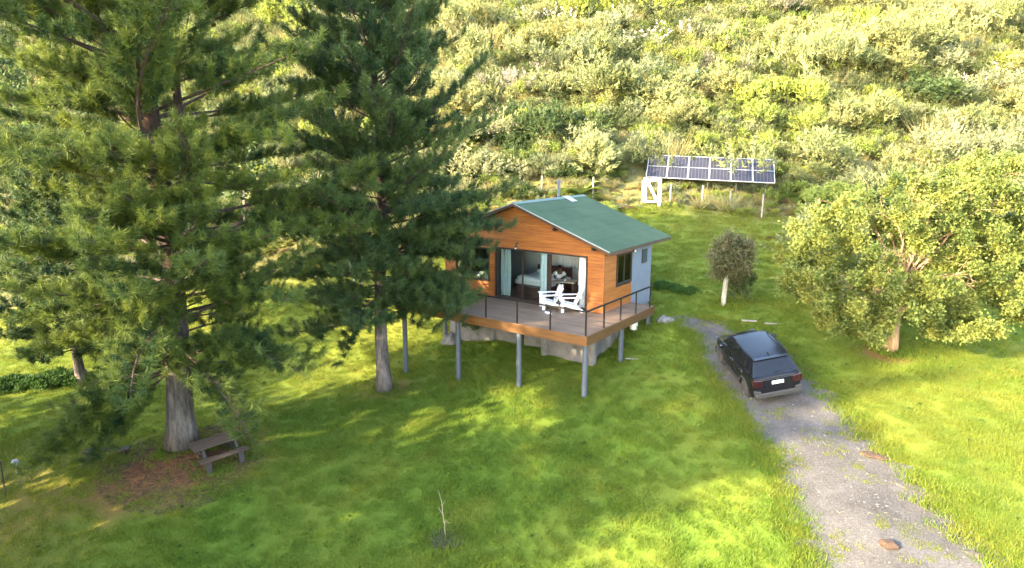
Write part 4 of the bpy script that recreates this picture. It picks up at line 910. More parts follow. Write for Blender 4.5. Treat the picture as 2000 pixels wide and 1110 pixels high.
def pine(name, label, base, H, prof, step, per, r0, seed, K, mat, explicit=(), lean=(0, 0), start=2.4, tuft=1.0, dl=.26, group=None, extra_stem=None, wid=.022, tstep=.2, inner=.36, fill=True):
    rng = np.random.default_rng(seed); o = thing(name, label, 'tree', (base[0], base[1], hz(*base) - .05), 0, group)
    zz = np.linspace(0, H, 22)
    def axis_(z): return np.array([lean[0]*(z/H)**1.3*H + .10*math.sin(z*.5 + seed), lean[1]*(z/H)**1.3*H + .10*math.cos(z*.43 + seed), z])
    rad = [max(.02, r0 * (1 - z/H) ** .85) * (1 + .32 * math.exp(-z*1.9)) for z in zz]
    tm = MB().tube([axis_(z) for z in zz], rad, 18)
    n_ = 18
    tm.v = [(x + .025*r0/.45*math.sin(i % n_ * 2.2 + z*.8), y + .025*r0/.45*math.cos(i % n_ * 2.9), z) for i, (x, y, z) in enumerate(tm.v)]
    obj('trunk', tm, M['bark'], o, smooth=True)
    if extra_stem:
        z0, dx, dy, ze = extra_stem; ps = [axis_(z0)] + [axis_(z) + np.array([dx, dy, 0]) * min(1, (z - z0) / 2.2) for z in np.linspace(z0 + .8, ze, 9)]
        obj('second_stem', MB().tube(ps, list(np.linspace(r0*.42, .03, len(ps))), 10), M['bark'], o, smooth=True)
    limbs = []
    z = start; a0 = rng.uniform(0, 6.28)
    while z < H - .5:
        for k in range(per):
            a = a0 + 2*math.pi*k/per + rng.normal(0, .3); zz_ = z + rng.uniform(-.25, .25); Lm = prof(zz_) * rng.uniform(.5, 1.15)
            if Lm < .3: continue
            q = zz_ / H; s0 = -.08 + .75*q + rng.normal(0, .13); cv = -.14 + .20*q + rng.normal(0, .12)
            limbs.append((zz_, a, Lm, s0, cv))
        if fill:
            for k in range(4): limbs.append((z + rng.uniform(-.3, .3), rng.normal(-.47, 1.0), prof(z)*rng.uniform(.25, .62), rng.uniform(-.1, .5), rng.normal(0, .12)))
        z += step * rng.uniform(.85, 1.2); a0 += 1.1
    LP = []; nl = len(limbs)
    for (z0, a, Lm, s0, cv) in limbs:
        u = np.linspace(0, 1, 9); wv = rng.normal(0, .09) ; b = axis_(z0)
        aa = a + wv * u * 4; LP.append(np.c_[b[0] + np.cos(aa)*Lm*u, b[1] + np.sin(aa)*Lm*u, b[2] + Lm*(s0*u + cv*u*u) + .18*u**4])
    for (z0, tip, sag) in explicit:
        u = np.linspace(0, 1, 11)[:, None]; b = axis_(z0); tp = np.array(tip, float); LP.append(b*(1-u) + tp*u + np.array([0, 0, 1.])*sag*4*u*(1-u))
    TP = []; TA = []; TS = []; TT = []
    for li, P in enumerate(LP):
        bo = 1.0 if li < nl else .62; seg = np.diff(P, axis=0); Lm = np.linalg.norm(seg, axis=1).sum(); rb = min(.009*Lm + .010, r0*.34)
        mb = MB().tube(P, list(np.linspace(rb, .008, len(P))), 6, cap=False)
        nn = max(3, int(Lm*(1-inner)/(dl*bo))); tone = rng.uniform(-.12, .20)
        for i in range(nn + 1):
            u = inner + (1 - inner)*i/nn + rng.normal(0, .012); u = min(max(u, .05), 1.0); k = min(int(u*(len(P)-1)), len(P)-2); fr = u*(len(P)-1) - k
            p = P[k]*(1-fr) + P[k+1]*fr; tg = norm(seg[k]); sdv = norm(np.cross(tg, [0, 0, 1.]))
            for sgn in ((-1, 1) if i < nn else (0,)):
                tl = (.30 + .95*(1-u)) * min(1.15, .35 + Lm/5) * rng.uniform(.6, 1.25) / (.55 + .45*bo) if sgn else .45
                d = norm(tg*rng.uniform(.5, .9) + sdv*sgn*rng.uniform(.5, .95) + np.array([0, 0, rng.uniform(-.05, .42)]))
                e = p + d*tl; e[2] += .06*tl
                mb.tube([p, (p+e)/2 - np.array([0, 0, .02]), e], [.012, .008, .004], 3, cap=False)
                m_ = max(1, int(tl/tstep)); 
                for j in range(m_):
                    w_ = 1 - j/m_*.8; q = p + d*tl*w_ + rng.normal(0, .03, 3); TP.append(q); up = rng.uniform(.6, 1.5)
                    TA.append(norm(d + np.array([0, 0, up]) + rng.normal(0, .25, 3))); TS.append(tuft*rng.uniform(.75, 1.2)*(1.05 if j == 0 else .9)); TT.append(.16 + tone + (.22 if j == 0 else 0) + rng.uniform(-.14, .26))
        # bare dead twigs on the inner part
        for i in range(int(Lm*1.3)):
            u = rng.uniform(.06, inner + .1); k = min(int(u*(len(P)-1)), len(P)-2); p = P[k] + (P[k+1]-P[k])*rng.uniform(); d = norm(rng.normal(0, 1, 3) + norm(seg[k])*.6); e = p + d*rng.uniform(.25, .7)
            mb.tube([p, e], [.009, .003], 3, cap=False)
        obj('limb', mb, M['twig'], o)
    TP = np.array(TP); link('crown', tufts_mesh('crown', TP, np.array(TA), np.array(TS), np.array(TT), K, rng, mat, wid), o)
    return o, len(TP)
def rel(P, base): return (P[0]-base[0], P[1]-base[1], P[2]-hz(*base)+.05)
def prof1(z): return float(np.interp(z, [2, 4, 7, 12, 16, 20, 24], [3.2, 5.2, 5.9, 5.6, 4.6, 2.6, .3]))
def prof2(z): return float(np.interp(z, [2, 4, 7, 11, 14.5, 17.5, 20.5], [2.6, 4.3, 4.5, 4.0, 2.8, 1.6, .2]))
b1 = P1
ex1 = [(2.9, rel(p_, b1), s_) for p_, s_ in (((-12.5,-16.4,-3.85), .35), ((-11.67,-15.26,-3.24), .35), ((-10.75,-14.18,-3.0), .3), ((-12.9,-15.6,-3.5), .3), ((-12.1,-16.0,-3.4), .35), ((-11.2,-14.9,-3.6), .3), ((-11.8,-15.9,-2.9), .4), ((-10.9,-15.3,-2.6), .3), ((-7.49,-11.77,-2.3), .55))] + [
       (3.8, rel(p_, b1), s_) for p_, s_ in (((-6.54,-10.52,-.81), .5), ((-7.14,-11.63,-.3), .4), ((-13.78,-15.48,-.3), .4), ((-10.39,-14.0,-1.3), .3), ((-11.6,-13.6,-1.6), .3))] + [
       (5.2, rel(p_, b1), s_) for p_, s_ in (((-10.94,-14.56,1.5), .4), ((-8.6,-13.29,1.4), .2), ((-7.49,-12.3,2.2), .3), ((-12.5,-16.0,1.2), .3))]
pine('pine_tree', 'largest pine with thick furrowed trunk rising beside the picnic table', P1, 24.0, prof1, .66, 6, .44, 4, 112, M['needle1'], ex1, (-.012, .01), 3.2, 1.45, .31, 'pines on the lawn', (7.2, .75, .55, 22), wid=.0125, tstep=.27)
b2 = P2
ex2 = [(3.6, rel(p_, b2), s_) for p_, s_ in (((-9.14,-7.14,-.94), .5), ((-8.3,-6.58,-1.6), .4), ((-4.52,-3.9,1.15), .4), ((-3.9,-4.2,.7), .45), ((-5.34,-5.0,1.0), .3), ((-3.7,-3.75,.75), .45), ((-4.3,-4.3,.2), .4), ((-5.2,-4.6,.0), .35), ((-6.0,-3.9,1.4), .3), ((-10.6,-6.4,.2), .4))] + [
       (5.4, rel(p_, b2), s_) for p_, s_ in (((-3.62,-1.95,3.5), .45), ((-3.9,-2.75,2.8), .4), ((-4.6,-2.4,3.9), .4), ((-4.5,-2.9,2.0), .4), ((-5.2,-2.6,4.6), .35), ((-4.1,-4.0,2.7), .4), ((-3.9,-3.95,3.5), .4), ((-6.2,-6.6,2.6), .2), ((-9.8,-6.9,2.0), .3))]
pine('pine_tree', 'slimmer dark pine with pale lower trunk standing against the left end of the deck', P2, 20.5, prof2, .56, 6, .28, 9, 108, M['needle2'], ex2, (.0, .0), 3.4, 1.38, .30, 'pines on the lawn', wid=.0125, tstep=.27)
pine('pine_tree', 'smaller blue green pine at the far left behind the biggest pine', (-20.7, -11.5), 11.5, lambda z: float(np.interp(z, [1.2, 3, 6, 9, 11.5], [2.0, 3.3, 3.0, 1.8, .2])), .7, 6, .20, 14, 60, M['needle2'], (), (0, 0), 1.7, 1.4, .40, 'pines on the lawn', wid=.024)
# pines further left that stand outside the frame and shade the front lawn and the drive
for k, (x, y, H_, z0_, Rr_) in enumerate(((-6.1, -29.0, 21.5, 12.0, 5.2), (-10.7, -31.0, 27, 15.5, 3.3), (-2.4, -25.7, 14.0, 10.5, 1.5), (-8.5, -27.0, 11.5, 2, 4.3), (-12.1, -26.0, 9.6, 2.5, 4.0), (-4.6, -27.0, 11.4, 2.5, 3.9), (-16.5, -25.0, 9.0, 1, 4.8), (-21.5, -22.0, 8.5, 1, 4.8))):
    pine('pine_tree', 'pine of a row beyond the left edge of the lawn', (x, y), H_, lambda z, H_=H_, R_=Rr_, z0_=z0_: float(np.interp((z - z0_)/(H_ - z0_), [0, .25, .55, 1], [.7, 1, .85, .08])*R_), 0.8, 7, .15, 30+k, 22, M['needle1'], (), (0, 0), z0_, 1.9, .55, 'pines in the row left of the lawn', wid=.20, tstep=.40, fill=False)

def leafcloud(rng, C, Rad, n, ll, lw, flat=.35):
    """n leaf quads in lumps: C (m,3) centres, Rad (m,) radii -> V, tint"""
    m = len(C); k = rng.integers(0, m, n); d = norm(rng.normal(0, 1, (n, 3))); r = Rad[k] * np.abs(rng.normal(0, .60, n))
    ax = norm(rng.normal(0, 1, (m, 3)) + np.array([0, 0, -.15])); sc_ = rng.uniform(.8, 1.8, m); dd = d * r[:, None]; al = (dd * ax[k]).sum(1, keepdims=True)
    P = C[k] + dd + ax[k] * al * (sc_[k][:, None] - 1); tone = rng.uniform(0, 1, m)
    a = norm(d * .6 + rng.normal(0, .7, (n, 3)) + np.array([0, 0, -.1])); s = norm(np.cross(a, rng.normal(0, 1, (n, 3)))); L = ll * rng.uniform(.65, 1.25, (n, 1)); w_ = lw * rng.uniform(.7, 1.2, (n, 1))
    V = np.stack([P, P + a*L + s*w_*.6, P + a*L*.8 - s*w_*.6], 1).reshape(-1, 3)
    return V, np.repeat(np.clip(tone[k]*.6 + rng.normal(.2, .16, n), 0, 1), 3)
def limb_to(mb, p, q, r0, r1, rng, n=5):
    p = np.array(p, float); q = np.array(q, float); u = np.linspace(0, 1, n)[:, None]; L = np.linalg.norm(q-p); P = p*(1-u) + q*u + rng.normal(0, .05*L, (n, 3))*np.sin(np.pi*u) + np.array([0, 0, .10*L])*np.sin(np.pi*u)
    mb.tube(P, list(np.linspace(r0, r1, n)), 6, cap=False); return P
# broad tree on the right
rng = np.random.default_rng(77)
bt = thing('broadleaf_tree', 'broad yellow green leafy tree with a tan trunk at the right of the drive', 'tree', gx(*TR))
R3 = np.array([RH[0], RH[1], 0]); F3 = np.array([FH[0], FH[1], 0])
lobes = [(-.9,5.6,.85),(.6,5.9,.9),(2.4,6.7,.95),(3.7,6.0,.9),(2.6,4.9,.95),(-.4,4.4,.95),(-2.0,4.2,.9),(-2.9,3.0,.85),(-2.0,1.6,.8),(-.5,1.9,.75),(1.0,.95,.62),(2.3,1.7,.8),(3.6,2.3,.9),(4.2,4.0,.95),(-3.5,4.0,.75),(-2.6,5.3,.8),(.9,3.6,1.0),(2.0,3.3,.9),(-1.3,3.0,.9),(.3,2.6,.85),(4.9,5.0,.8),(5.0,2.8,.75),(1.6,6.4,.8),(-3.3,2.0,.7),(3.0,3.4,.9),(-1.6,.9,.6),(4.4,1.6,.65),(1.2,4.9,.95),(.2,6.6,.6),(3.3,7.2,.6),(-.9,1.2,.6),(1.7,1.1,.6),(.5,1.7,.7),(-2.4,1.0,.55),(3.0,1.0,.6),(-3.9,2.9,.6),(4.9,1.6,.6),(5.3,4.0,.7)]
C = []; Rd = []
for (t_, z_, r_) in lobes:
    z_ = z_ - .5 * min(1, max(0, z_ - 4.5)); t_ = t_ * (.94 if t_ > 0 else 1.0)
    base = R3*t_ + np.array([0, 0, z_])
    for k in range(13):
        dpt = rng.uniform(-1.9, 1.7) * (1 - .09*abs(t_)); c = base + F3*dpt + norm(rng.normal(0, 1, 3))*rng.uniform(.1, .95)*r_; C.append(c); Rd.append(r_*rng.uniform(.18, .46))
C = np.array(C); Rd = np.array(Rd); keep = (C[:, 2] > .75) & ((C[:, 2] > 1.75) | (np.abs(C[:, 0]*RH[0] + C[:, 1]*RH[1]) > .6)); C = C[keep]; Rd = Rd[keep]
V, T = leafcloud(rng, C, Rd, 190000, .115, .075); link('crown', np_mesh('crown', V, np.arange(len(V)).reshape(-1, 3), M['tree_leaf'], tint=T), bt)
obj('trunk', MB().tube([(0,0,-.2),(.02,0,.5),(.0,.05,1.1),(.05,.05,1.9),(.15,.1,3.2)], [.22,.17,.155,.14,.09], 14), M['bark_tan'], bt, smooth=True)
obj('trunk', MB().tube([(-.20,.02,-.2),(-.27,.06,.6),(-.42,.10,1.3),(-.9,.2,2.4)], [.12,.09,.08,.05], 10), M['bark_tan'], bt, smooth=True)
near_ = [k for k in range(len(C)) if abs(C[k][0]*RH[0] + C[k][1]*RH[1]) < 3.2 and C[k][2] > 1.8]
for k in rng.choice(near_, 22, replace=False):
    mb = MB(); P = limb_to(mb, (.02, .05, rng.uniform(.9, 2.6)), C[k], .05, .010, rng)
    for j in range(5): e = C[k] + rng.normal(0, .55, 3); limb_to(mb, P[3], e, .012, .004, rng, 3)
    obj('limb', mb, M['bark_tan'], bt)
# small round tree with a pale trunk
rng = np.random.default_rng(5)
stt = thing('small_tree', 'small round olive crowned tree with a pale straight trunk behind the car', 'tree', gx(3.31, 5.18))
cc = np.array([.15, .12, 2.25]); C = cc + norm(rng.normal(0, 1, (55, 3)))*rng.uniform(.15, .84, (55, 1))*np.array([1.0, 1.0, 1.35]); Rd = rng.uniform(.22, .40, 55)
V, T = leafcloud(rng, C, Rd, 34000, .12, .055); link('crown', np_mesh('crown', V, np.arange(len(V)).reshape(-1, 3), M['small_leaf'], tint=T), stt)
obj('trunk', MB().tube([(0,0,-.2),(.0,0,.5),(.03,.02,1.1),(.06,.05,1.7)], [.125,.105,.10,.07], 14), M['bark_pale'], stt, smooth=True)
for k in range(18):
    mb = MB(); P = limb_to(mb, (.05, .04, rng.uniform(1.3, 1.7)), C[k*3], .028, .006, rng); 
    for j in range(4): limb_to(mb, P[2+j % 2], P[4] + rng.normal(0, .4, 3), .010, .004, rng, 3)
    obj('limb', mb, M['deadtwig'], stt)
# ------------------------------------------------------------------ shrub prototypes (unit height about 1)
def fronds(rng, n, length, droop, pin, wd, base_r=.05, up=.8):
    V = []; F = []; T = []
    for k in range(n):
        a = 2*math.pi*k/n + rng.normal(0, .25); el = rng.uniform(up*.55, up*1.25); L = length*rng.uniform(.7, 1.15); d = np.array([math.cos(a)*math.cos(el), math.sin(a)*math.cos(el), math.sin(el)]); sd = np.array([-math.sin(a), math.cos(a), 0]); tn = rng.uniform(0, 1)
        for j in range(pin):
            u = .18 + .82*j/pin; p = d*L*u + np.array([0, 0, -droop*L*u*u]); pl_ = wd*math.sin(math.pi*min(1, u*.85 + .1))*1.1
            for s in (-1, 1):
                e = p + sd*s*pl_ + d*pl_*.55 + np.array([0, 0, -.25*pl_]); w_ = d*L*.5/pin
                V += [p - w_, p + w_, e]; T += [tn]*3
    return np.array(V), np.arange(len(V)).reshape(-1, 3), np.array(T)
def sprays(rng, lobes, n, per, ll, lw, upright):
    V = []; T = []
    lc = np.c_[rng.normal(0, .36, lobes), rng.normal(0, .36, lobes), rng.uniform(.25, .62, lobes)]; lr = rng.uniform(.24, .40, lobes); lt = rng.uniform(0, 1, lobes)
    for i in range(n):
        k = rng.integers(lobes); d = norm(rng.normal(0, 1, 3) + np.array([0, 0, upright])); 
        if d[2] < -.3: d[2] *= -1
        tip = lc[k] + d*lr[k]*rng.uniform(.8, 1.2); st = tip - norm(d + np.array([0, 0, upright*.8]))*lr[k]*.75
        u = rng.uniform(.15, 1.05, per)[:, None]; P = st*(1-u) + tip*u + rng.normal(0, .016, (per, 3)); a = norm((tip-st)[None]/max(.05, np.linalg.norm(tip-st))*.9 + rng.normal(0, .55, (per, 3))); s = norm(np.cross(a, rng.normal(0, 1, (per, 3))))
        L = ll*rng.uniform(.6, 1.3, (per, 1)); V.append(np.stack([P - s*lw/2, P + s*lw/2, P + a*L], 1)); T.append(np.full(per*3, np.clip(lt[k]*.5 + rng.uniform(0, .5), 0, 1)))
    V = np.concatenate(V).reshape(-1, 3); return V, np.arange(len(V)).reshape(-1, 3), np.concatenate(T)
def joinm(name, parts, mats):
    V = []; F = []; T = []; mi = []; o_ = 0
    for i, (v, f, t_) in enumerate(parts): V.append(v); F.append(f + o_); T.append(t_); mi += [i]*len(f); o_ += len(v)
    return np_mesh(name, np.concatenate(V), np.concatenate(F), mats, tint=np.concatenate(T), mi=mi)
rp = np.random.default_rng(123)
PROTO = {}
def pset(kind, fn, n=2): PROTO[kind] = [fn(i) for i in range(n)]
pset('rounded_shrub', lambda i: joinm('rounded_shrub', [sprays(rp, 8, 190, 15, .075, .032, .7)], [M['sh_pale']]), 3)
pset('lime_shrub', lambda i: joinm('lime_shrub', [sprays(rp, 6, 160, 15, .085, .036, .9)], [M['sh_lime']]))
pset('grey_shrub', lambda i: joinm('grey_shrub', [sprays(rp, 7, 180, 14, .07, .028, 1.1)], [M['sh_grey']]))
pset('dark_shrub', lambda i: joinm('dark_shrub', [sprays(rp, 6, 160, 14, .09, .045, .3)], [M['sh_dark']]))
pset('broom_shrub', lambda i: joinm('broom_shrub', [sprays(rp, 5, 170, 14, .12, .022, 2.6)], [M['sh_pale']]))
pset('fern', lambda i: joinm('fern', [fronds(rp, 17, 1.05, .55, 16, .15)], [M['sh_fern']]))
pset('dry_fern', lambda i: joinm('dry_fern', [fronds(rp, 14, .95, .75, 14, .13)], [M['sh_dry']]))
def grs(i):
    v, f = blades(rp, 200, .16, .5, 1.05, .016, .42); return joinm('tussock_grass', [(v, f, np.repeat(rp.uniform(0, 1, 200), 3))], [M['sh_straw']])
pset('tussock_grass', grs)
def flw(i):
    a = sprays(rp, 6, 110, 11, .08, .032, .7); b = sprays(rp, 5, 26, 6, .05, .04, 1.0); b = (b[0]*1.04 + np.array([0, 0, .05]), b[1], b[2]); return joinm('flowering_shrub', [a, b], [M['sh_grey'], M['blossom']])
pset('flowering_shrub', flw)
PROTO['under_a'] = [joinm('undergrowth_plant', [sprays(rp, 7, 120, 12, .085, .034, .6)], [M['sh_under']]) for _ in range(2)]
PROTO['under_b'] = [joinm('undergrowth_plant', [fronds(rp, 15, 1.0, .5, 14, .15)], [M['sh_under']])]
pset('mauve_shrub', lambda i: joinm('mauve_shrub', [sprays(rp, 6, 120, 11, .085, .022, 1.3)], [M['sh_mauve']]))
DESC = dict(rounded_shrub=('pale olive rounded shrub', 'shrub', (2.30, 4.16)), lime_shrub=('bright lime green shrub', 'shrub', (1.95, 3.64)), grey_shrub=('greyish green feathery shrub', 'shrub', (2.18, 3.90)), dark_shrub=('dark green leafy shrub', 'shrub', (2.07, 3.90)),
 broom_shrub=('upright pale broom like shrub', 'shrub', (2.53, 4.42)), fern=('arching green fern clump', 'fern', (1.72, 2.86)), dry_fern=('dry russet fern clump', 'fern', (1.49, 2.60)), tussock_grass=('tall straw coloured grass tussock', 'grass tussock', (1.72, 2.99)),
 flowering_shrub=('shrub dotted with pinkish white blossom', 'shrub', (2.18, 3.77)), mauve_shrub=('dusty mauve half bare shrub', 'shrub', (1.95, 3.25)))
KP = [('rounded_shrub', .30), ('lime_shrub', .12), ('grey_shrub', .14), ('dark_shrub', .05), ('broom_shrub', .11), ('fern', .09), ('dry_fern', .04), ('tussock_grass', .05), ('flowering_shrub', .05), ('mauve_shrub', .05)]
def zone(s, t):
    u = 1000 + 1310 * t / s
    if u < 700: return 'seen through the pines at left'
    if s < foot_s(t) + 4.0:
        if u < 1130: return 'behind the cabin roof'
        if u < 1250: return 'between cabin roof and solar panels'
        if u < 1530: return 'around the solar panels'
        return 'behind the broad tree'
    row = 'low' if s < foot_s(t) + 12 else ('midway' if s < foot_s(t) + 21 else 'high')
    side = 'beside the pine crown' if u < 1130 else ('above the cabin ridge' if u < 1260 else ('above the solar panels' if u < 1530 else 'above the broad tree'))
    return row + ' ' + side
rng = np.random.default_rng(2024)
pts = []; tries = 0
SAX = (float(sa.location.x), float(sa.location.y))
def blocked(s, t):
    # keep the front of the solar panels and the gate open
    return (6.2 < t < 17.6 and s < 45.2 and s > 38.5) or (4 < t < 8 and s < 42)
while len(pts) < 290 and tries < 60000:
    tries += 1
    s = rng.uniform(39.3, 82); hw = s*.80; t = rng.uniform(-hw*.42, hw)
    if rng.uniform() > (60/s)**1.2 + .1: pass
    if s < foot_s(t) + .7 or blocked(s, t): continue
    dmin = 1.75 + (s - 39)*.034
    if any((s-a)**2*.45 + (t-b)**2 < (dmin*(1.0))**2 for a, b in pts): continue
    pts.append((s, t))
cnt = {}
shr_xy = []
for (s, t) in pts:
    x, y = st2xy(s, t); cl = vnoise(np.array([x*.16]), np.array([y*.16]), 31)[0]
    w_ = np.array([p for _, p in KP]); 
    if cl < .42: w_ = w_ * np.array([1, .8, 1.6, 1.6, .8, 1.6, 1.0, 1, 1, 1.1])
    if cl > .56: w_ = w_ * np.array([1.4, 2, .7, .3, 1.5, .6, .4, 1.2, 1, .5])
    if s < foot_s(t) + 11 and t < 5.5: w_ = w_ * np.array([.45, .5, 1.2, 3.2, .4, 4.5, 1.6, 1, .4, 2.0])
    if s < foot_s(t) + 3: w_ = w_ * np.array([.6, .8, .8, 1.6, .5, 2.2, 2.6, 2.6, .6, 1.6])
    kind = KP[rng.choice(len(KP), p=w_/w_.sum())][0]; d_, cat, (lo, hi) = DESC[kind]
    sc_ = lo*.92 + (hi*1.15 - lo) * rng.beta(1.2, 2.0); sc_ *= (1 + (s - 40)*.010); me = PROTO[kind][rng.integers(len(PROTO[kind]))]
    zn = zone(s, t)
    o = link(kind, me, None, (float(x), float(y), hz(float(x), float(y)) - .08*sc_), (rng.normal(0, .08), rng.normal(0, .08), rng.uniform(0, 6.28))); o.scale = (sc_*rng.uniform(1.0, 1.35), sc_*rng.uniform(1.0, 1.35), sc_*rng.uniform(.85, 1.1))
    shr_xy.append((o, kind, d_, cat, zn, t/s))
ORD = ['leftmost', 'second', 'third', 'fourth', 'fifth', 'sixth', 'seventh', 'eighth', 'ninth', 'tenth', 'eleventh', 'twelfth']
for zk in sorted({(e[1], e[4]) for e in shr_xy}):
    L_ = sorted([e for e in shr_xy if (e[1], e[4]) == zk], key=lambda e: e[5]); n = len(L_)
    for i, (o, kind, d_, cat, zn, _u) in enumerate(L_):
        if n == 1: lab = d_ + ' ' + zn
        elif i == 0: lab = d_ + ', leftmost of those ' + zn
        elif i == n - 1: lab = d_ + ', rightmost of those ' + zn
        elif i < 12: lab = d_ + ', ' + ORD[i] + ' from left of those ' + zn
        else: lab = d_ + ', near the right end of those ' + zn
        tag(o, lab, cat, 'hillside ' + kind.replace('_', ' ') + ' plants')
# undergrowth between and beyond them: one mass nobody could count
n_ = 9500; s = rng.uniform(38, 98, n_); t = rng.uniform(-1, 1, n_)*s*.92; fs = foot_s(t); keep = (s > fs + .25) & ~(((t > 6.2) & (t < 17.6) & (s < 43.2) & (s > 38.5)) & (rng.uniform(0, 1, n_) > .75)); s, t = s[keep], t[keep]
x, y = st2xy(s, t); near = np.clip((s - foot_s(t))/4.5, .24, 1); sz = rng.uniform(.7, 1.7, len(s))*near*(1 + (s-40)*.012)
sz = np.where((t > 6.2) & (t < 17.6) & (s < 44.8), np.minimum(sz, .45), sz)
dk = ((s < foot_s(t) + 11) & (t < 6.0) & (rng.uniform(0, 1, len(s)) < .75)) | (vnoise(x*.16, y*.16, 31) < .25)
rot_ = np.c_[rng.normal(0, .1, len(s)), rng.normal(0, .1, len(s)), rng.uniform(0, 6.28, len(s))]; zg = h(x, y) - .06
pk_ = lambda *ks: [PROTO[k][i] for k, i in ks]
scatter('undergrowth', np.c_[x, y, zg][~dk], rot_[~dk], sz[~dk], rng.uniform(0, 1, (~dk).sum()), pk_(('under_a', 0), ('grey_shrub', 0), ('under_a', 1), ('fern', 0), ('under_b', 0), ('rounded_shrub', 1), ('tussock_grass', 0), ('under_a', 0), ('lime_shrub', 1), ('under_a', 1)), 'tangled pale undergrowth covering the sunny hillside')
scatter('fern_undergrowth', np.c_[x, y, zg][dk], rot_[dk], sz[dk], rng.uniform(0, 1, dk.sum()), pk_(('fern', 0), ('dark_shrub', 0), ('fern', 1), ('grey_shrub', 1), ('dark_shrub', 1), ('fern', 0)), 'darker ferny undergrowth low on the hillside and in its hollows')
# dry grass between the fence and the panels
n_ = 900; s2 = rng.uniform(38.5, 46, n_); t2 = rng.uniform(-4, 26, n_); kk = (s2 > foot_s(t2) + .1) & ~((np.abs(t2 - 8.0) < 1.1) & (s2 < 41.5)) & (s2 < foot_s(t2) + 4.5); s2, t2 = s2[kk], t2[kk]; x2, y2 = st2xy(s2, t2)
scatter('dry_grass', np.c_[x2, y2, h(x2, y2) - .04], np.c_[np.zeros((len(s2), 2)), rng.uniform(0, 6.28, len(s2))], rng.uniform(.4, .75, len(s2)), rng.uniform(0, 1, len(s2)), pk_(('tussock_grass', 0), ('dry_fern', 0), ('tussock_grass', 1), ('grey_shrub', 0), ('dry_fern', 1), ('lime_shrub', 0)), 'dry grass and brush along the fence below the panels')
# shrubs with a place of their own
def plant(kind, label, xy, sc_, cat='shrub', rz=0, var=0, sxy=1.15, dz=0):
    o = link(kind, PROTO[kind][var], None, (xy[0], xy[1], hz(*xy) - .05 + dz), (0, 0, rz)); o.scale = (sc_*sxy, sc_*sxy, sc_); return tag(o, label, cat)
plant('dark_shrub', 'dark green bush tucked behind the small pale trunked tree', (3.75, 6.3), 1.7, sxy=.8)
plant('dry_fern', 'russet patch of dry fern on the lawn edge right of the small tree', (2.72, 15.1), .5, 'fern', sxy=1.8)
plant('lime_shrub', 'bright yellow green bush touching the right end of the solar panels', tuple(float(v) for v in st2xy(42.2, 18.0)), 1.6, var=1)
plant('lime_shrub', 'small lime sprig in front of the lower left panel corner', tuple(float(v) for v in st2xy(42.4, 9.4)), .75, sxy=.5)
plant('tussock_grass', 'dark straw tussock between fence posts below the solar panels', tuple(float(v) for v in st2xy(40.6, 12.9)), 1.3, 'grass tussock', sxy=1.5)
plant('tussock_grass', 'straw tussock left of the last fence post', tuple(float(v) for v in st2xy(40.7, 11.4)), 1.0, 'grass tussock', var=1, sxy=1.6)
plant('dry_fern', 'reddish dry fern beside the white gate', tuple(float(v) for v in st2xy(40.3, 6.8)), 1.0, 'fern', sxy=1.2)
plant('rounded_shrub', 'shrub with greyish twigs at the left foot of the broad tree', (8.1, 8.6), 2.0)
plant('grey_shrub', 'grey green loose bush just left of the broad tree crown', (6.9, 7.2), 2.2, sxy=1.1)
plant('grey_shrub', 'second grey green bush further behind the broad tree', (7.3, 10.5), 2.6, var=1, sxy=1.2)
plant('rounded_shrub', 'tall pale bush behind the broad tree crown', (9.6, 11.6), 3.4, var=2)
plant('rounded_shrub', 'wide pale bush at the lawn edge above the broad tree', (5.6, 14.6), 2.6, var=1, sxy=1.3)
# young bright tree and dead pale stems in the shade between the two pines
yt = thing('young_tree', 'bright lime young tree in the dark gap between the two big pines', 'tree', gx(-18.0, 1.9))
for (dx, dz, r_, n_) in ((-.75, 2.0, .42, 500), (.35, 2.1, .34, 350), (.40, 2.65, .30, 300), (.30, 1.6, .28, 250)):
    V, T = leafcloud(rng, np.array([[dx*RH[0], dx*RH[1], dz]]), np.array([r_]), n_, .16, .07); link('crown', np_mesh('crown', V, np.arange(len(V)).reshape(-1, 3), M['young_leaf'], tint=T), yt)
for q in ((-.75, 1.9), (.35, 2.2), (.1, 1.8), (.7, 1.2)): 
    mb = MB(); limb_to(mb, (0, 0, -.1), (q[0]*RH[0], q[0]*RH[1], q[1]), .03, .012, rng); obj('trunk', mb, M['bark_pale'], yt)
dt = thing('dead_tree', 'leaning bare pale stem forking upward between the two big pines', 'tree', gx(-17.2, 3.4))
mb = MB(); P = limb_to(mb, (0, 0, -.1), (-1.9*RH[0], -1.9*RH[1], 3.2), .07, .045, rng, 7); obj('trunk', mb, M['deadtwig'], dt, smooth=True)
for q in ((-3.4, 4.3), (-2.6, 4.7), (-1.9, 4.9), (-1.2, 4.6), (-3.0, 3.9)):
    mb = MB(); Q = limb_to(mb, P[5], (q[0]*RH[0], q[0]*RH[1], q[1]), .035, .01, rng)
    for j in range(4): limb_to(mb, Q[3], Q[4] + rng.normal(0, .5, 3), .012, .004, rng, 3)
    obj('limb', mb, M['deadtwig'], dt)
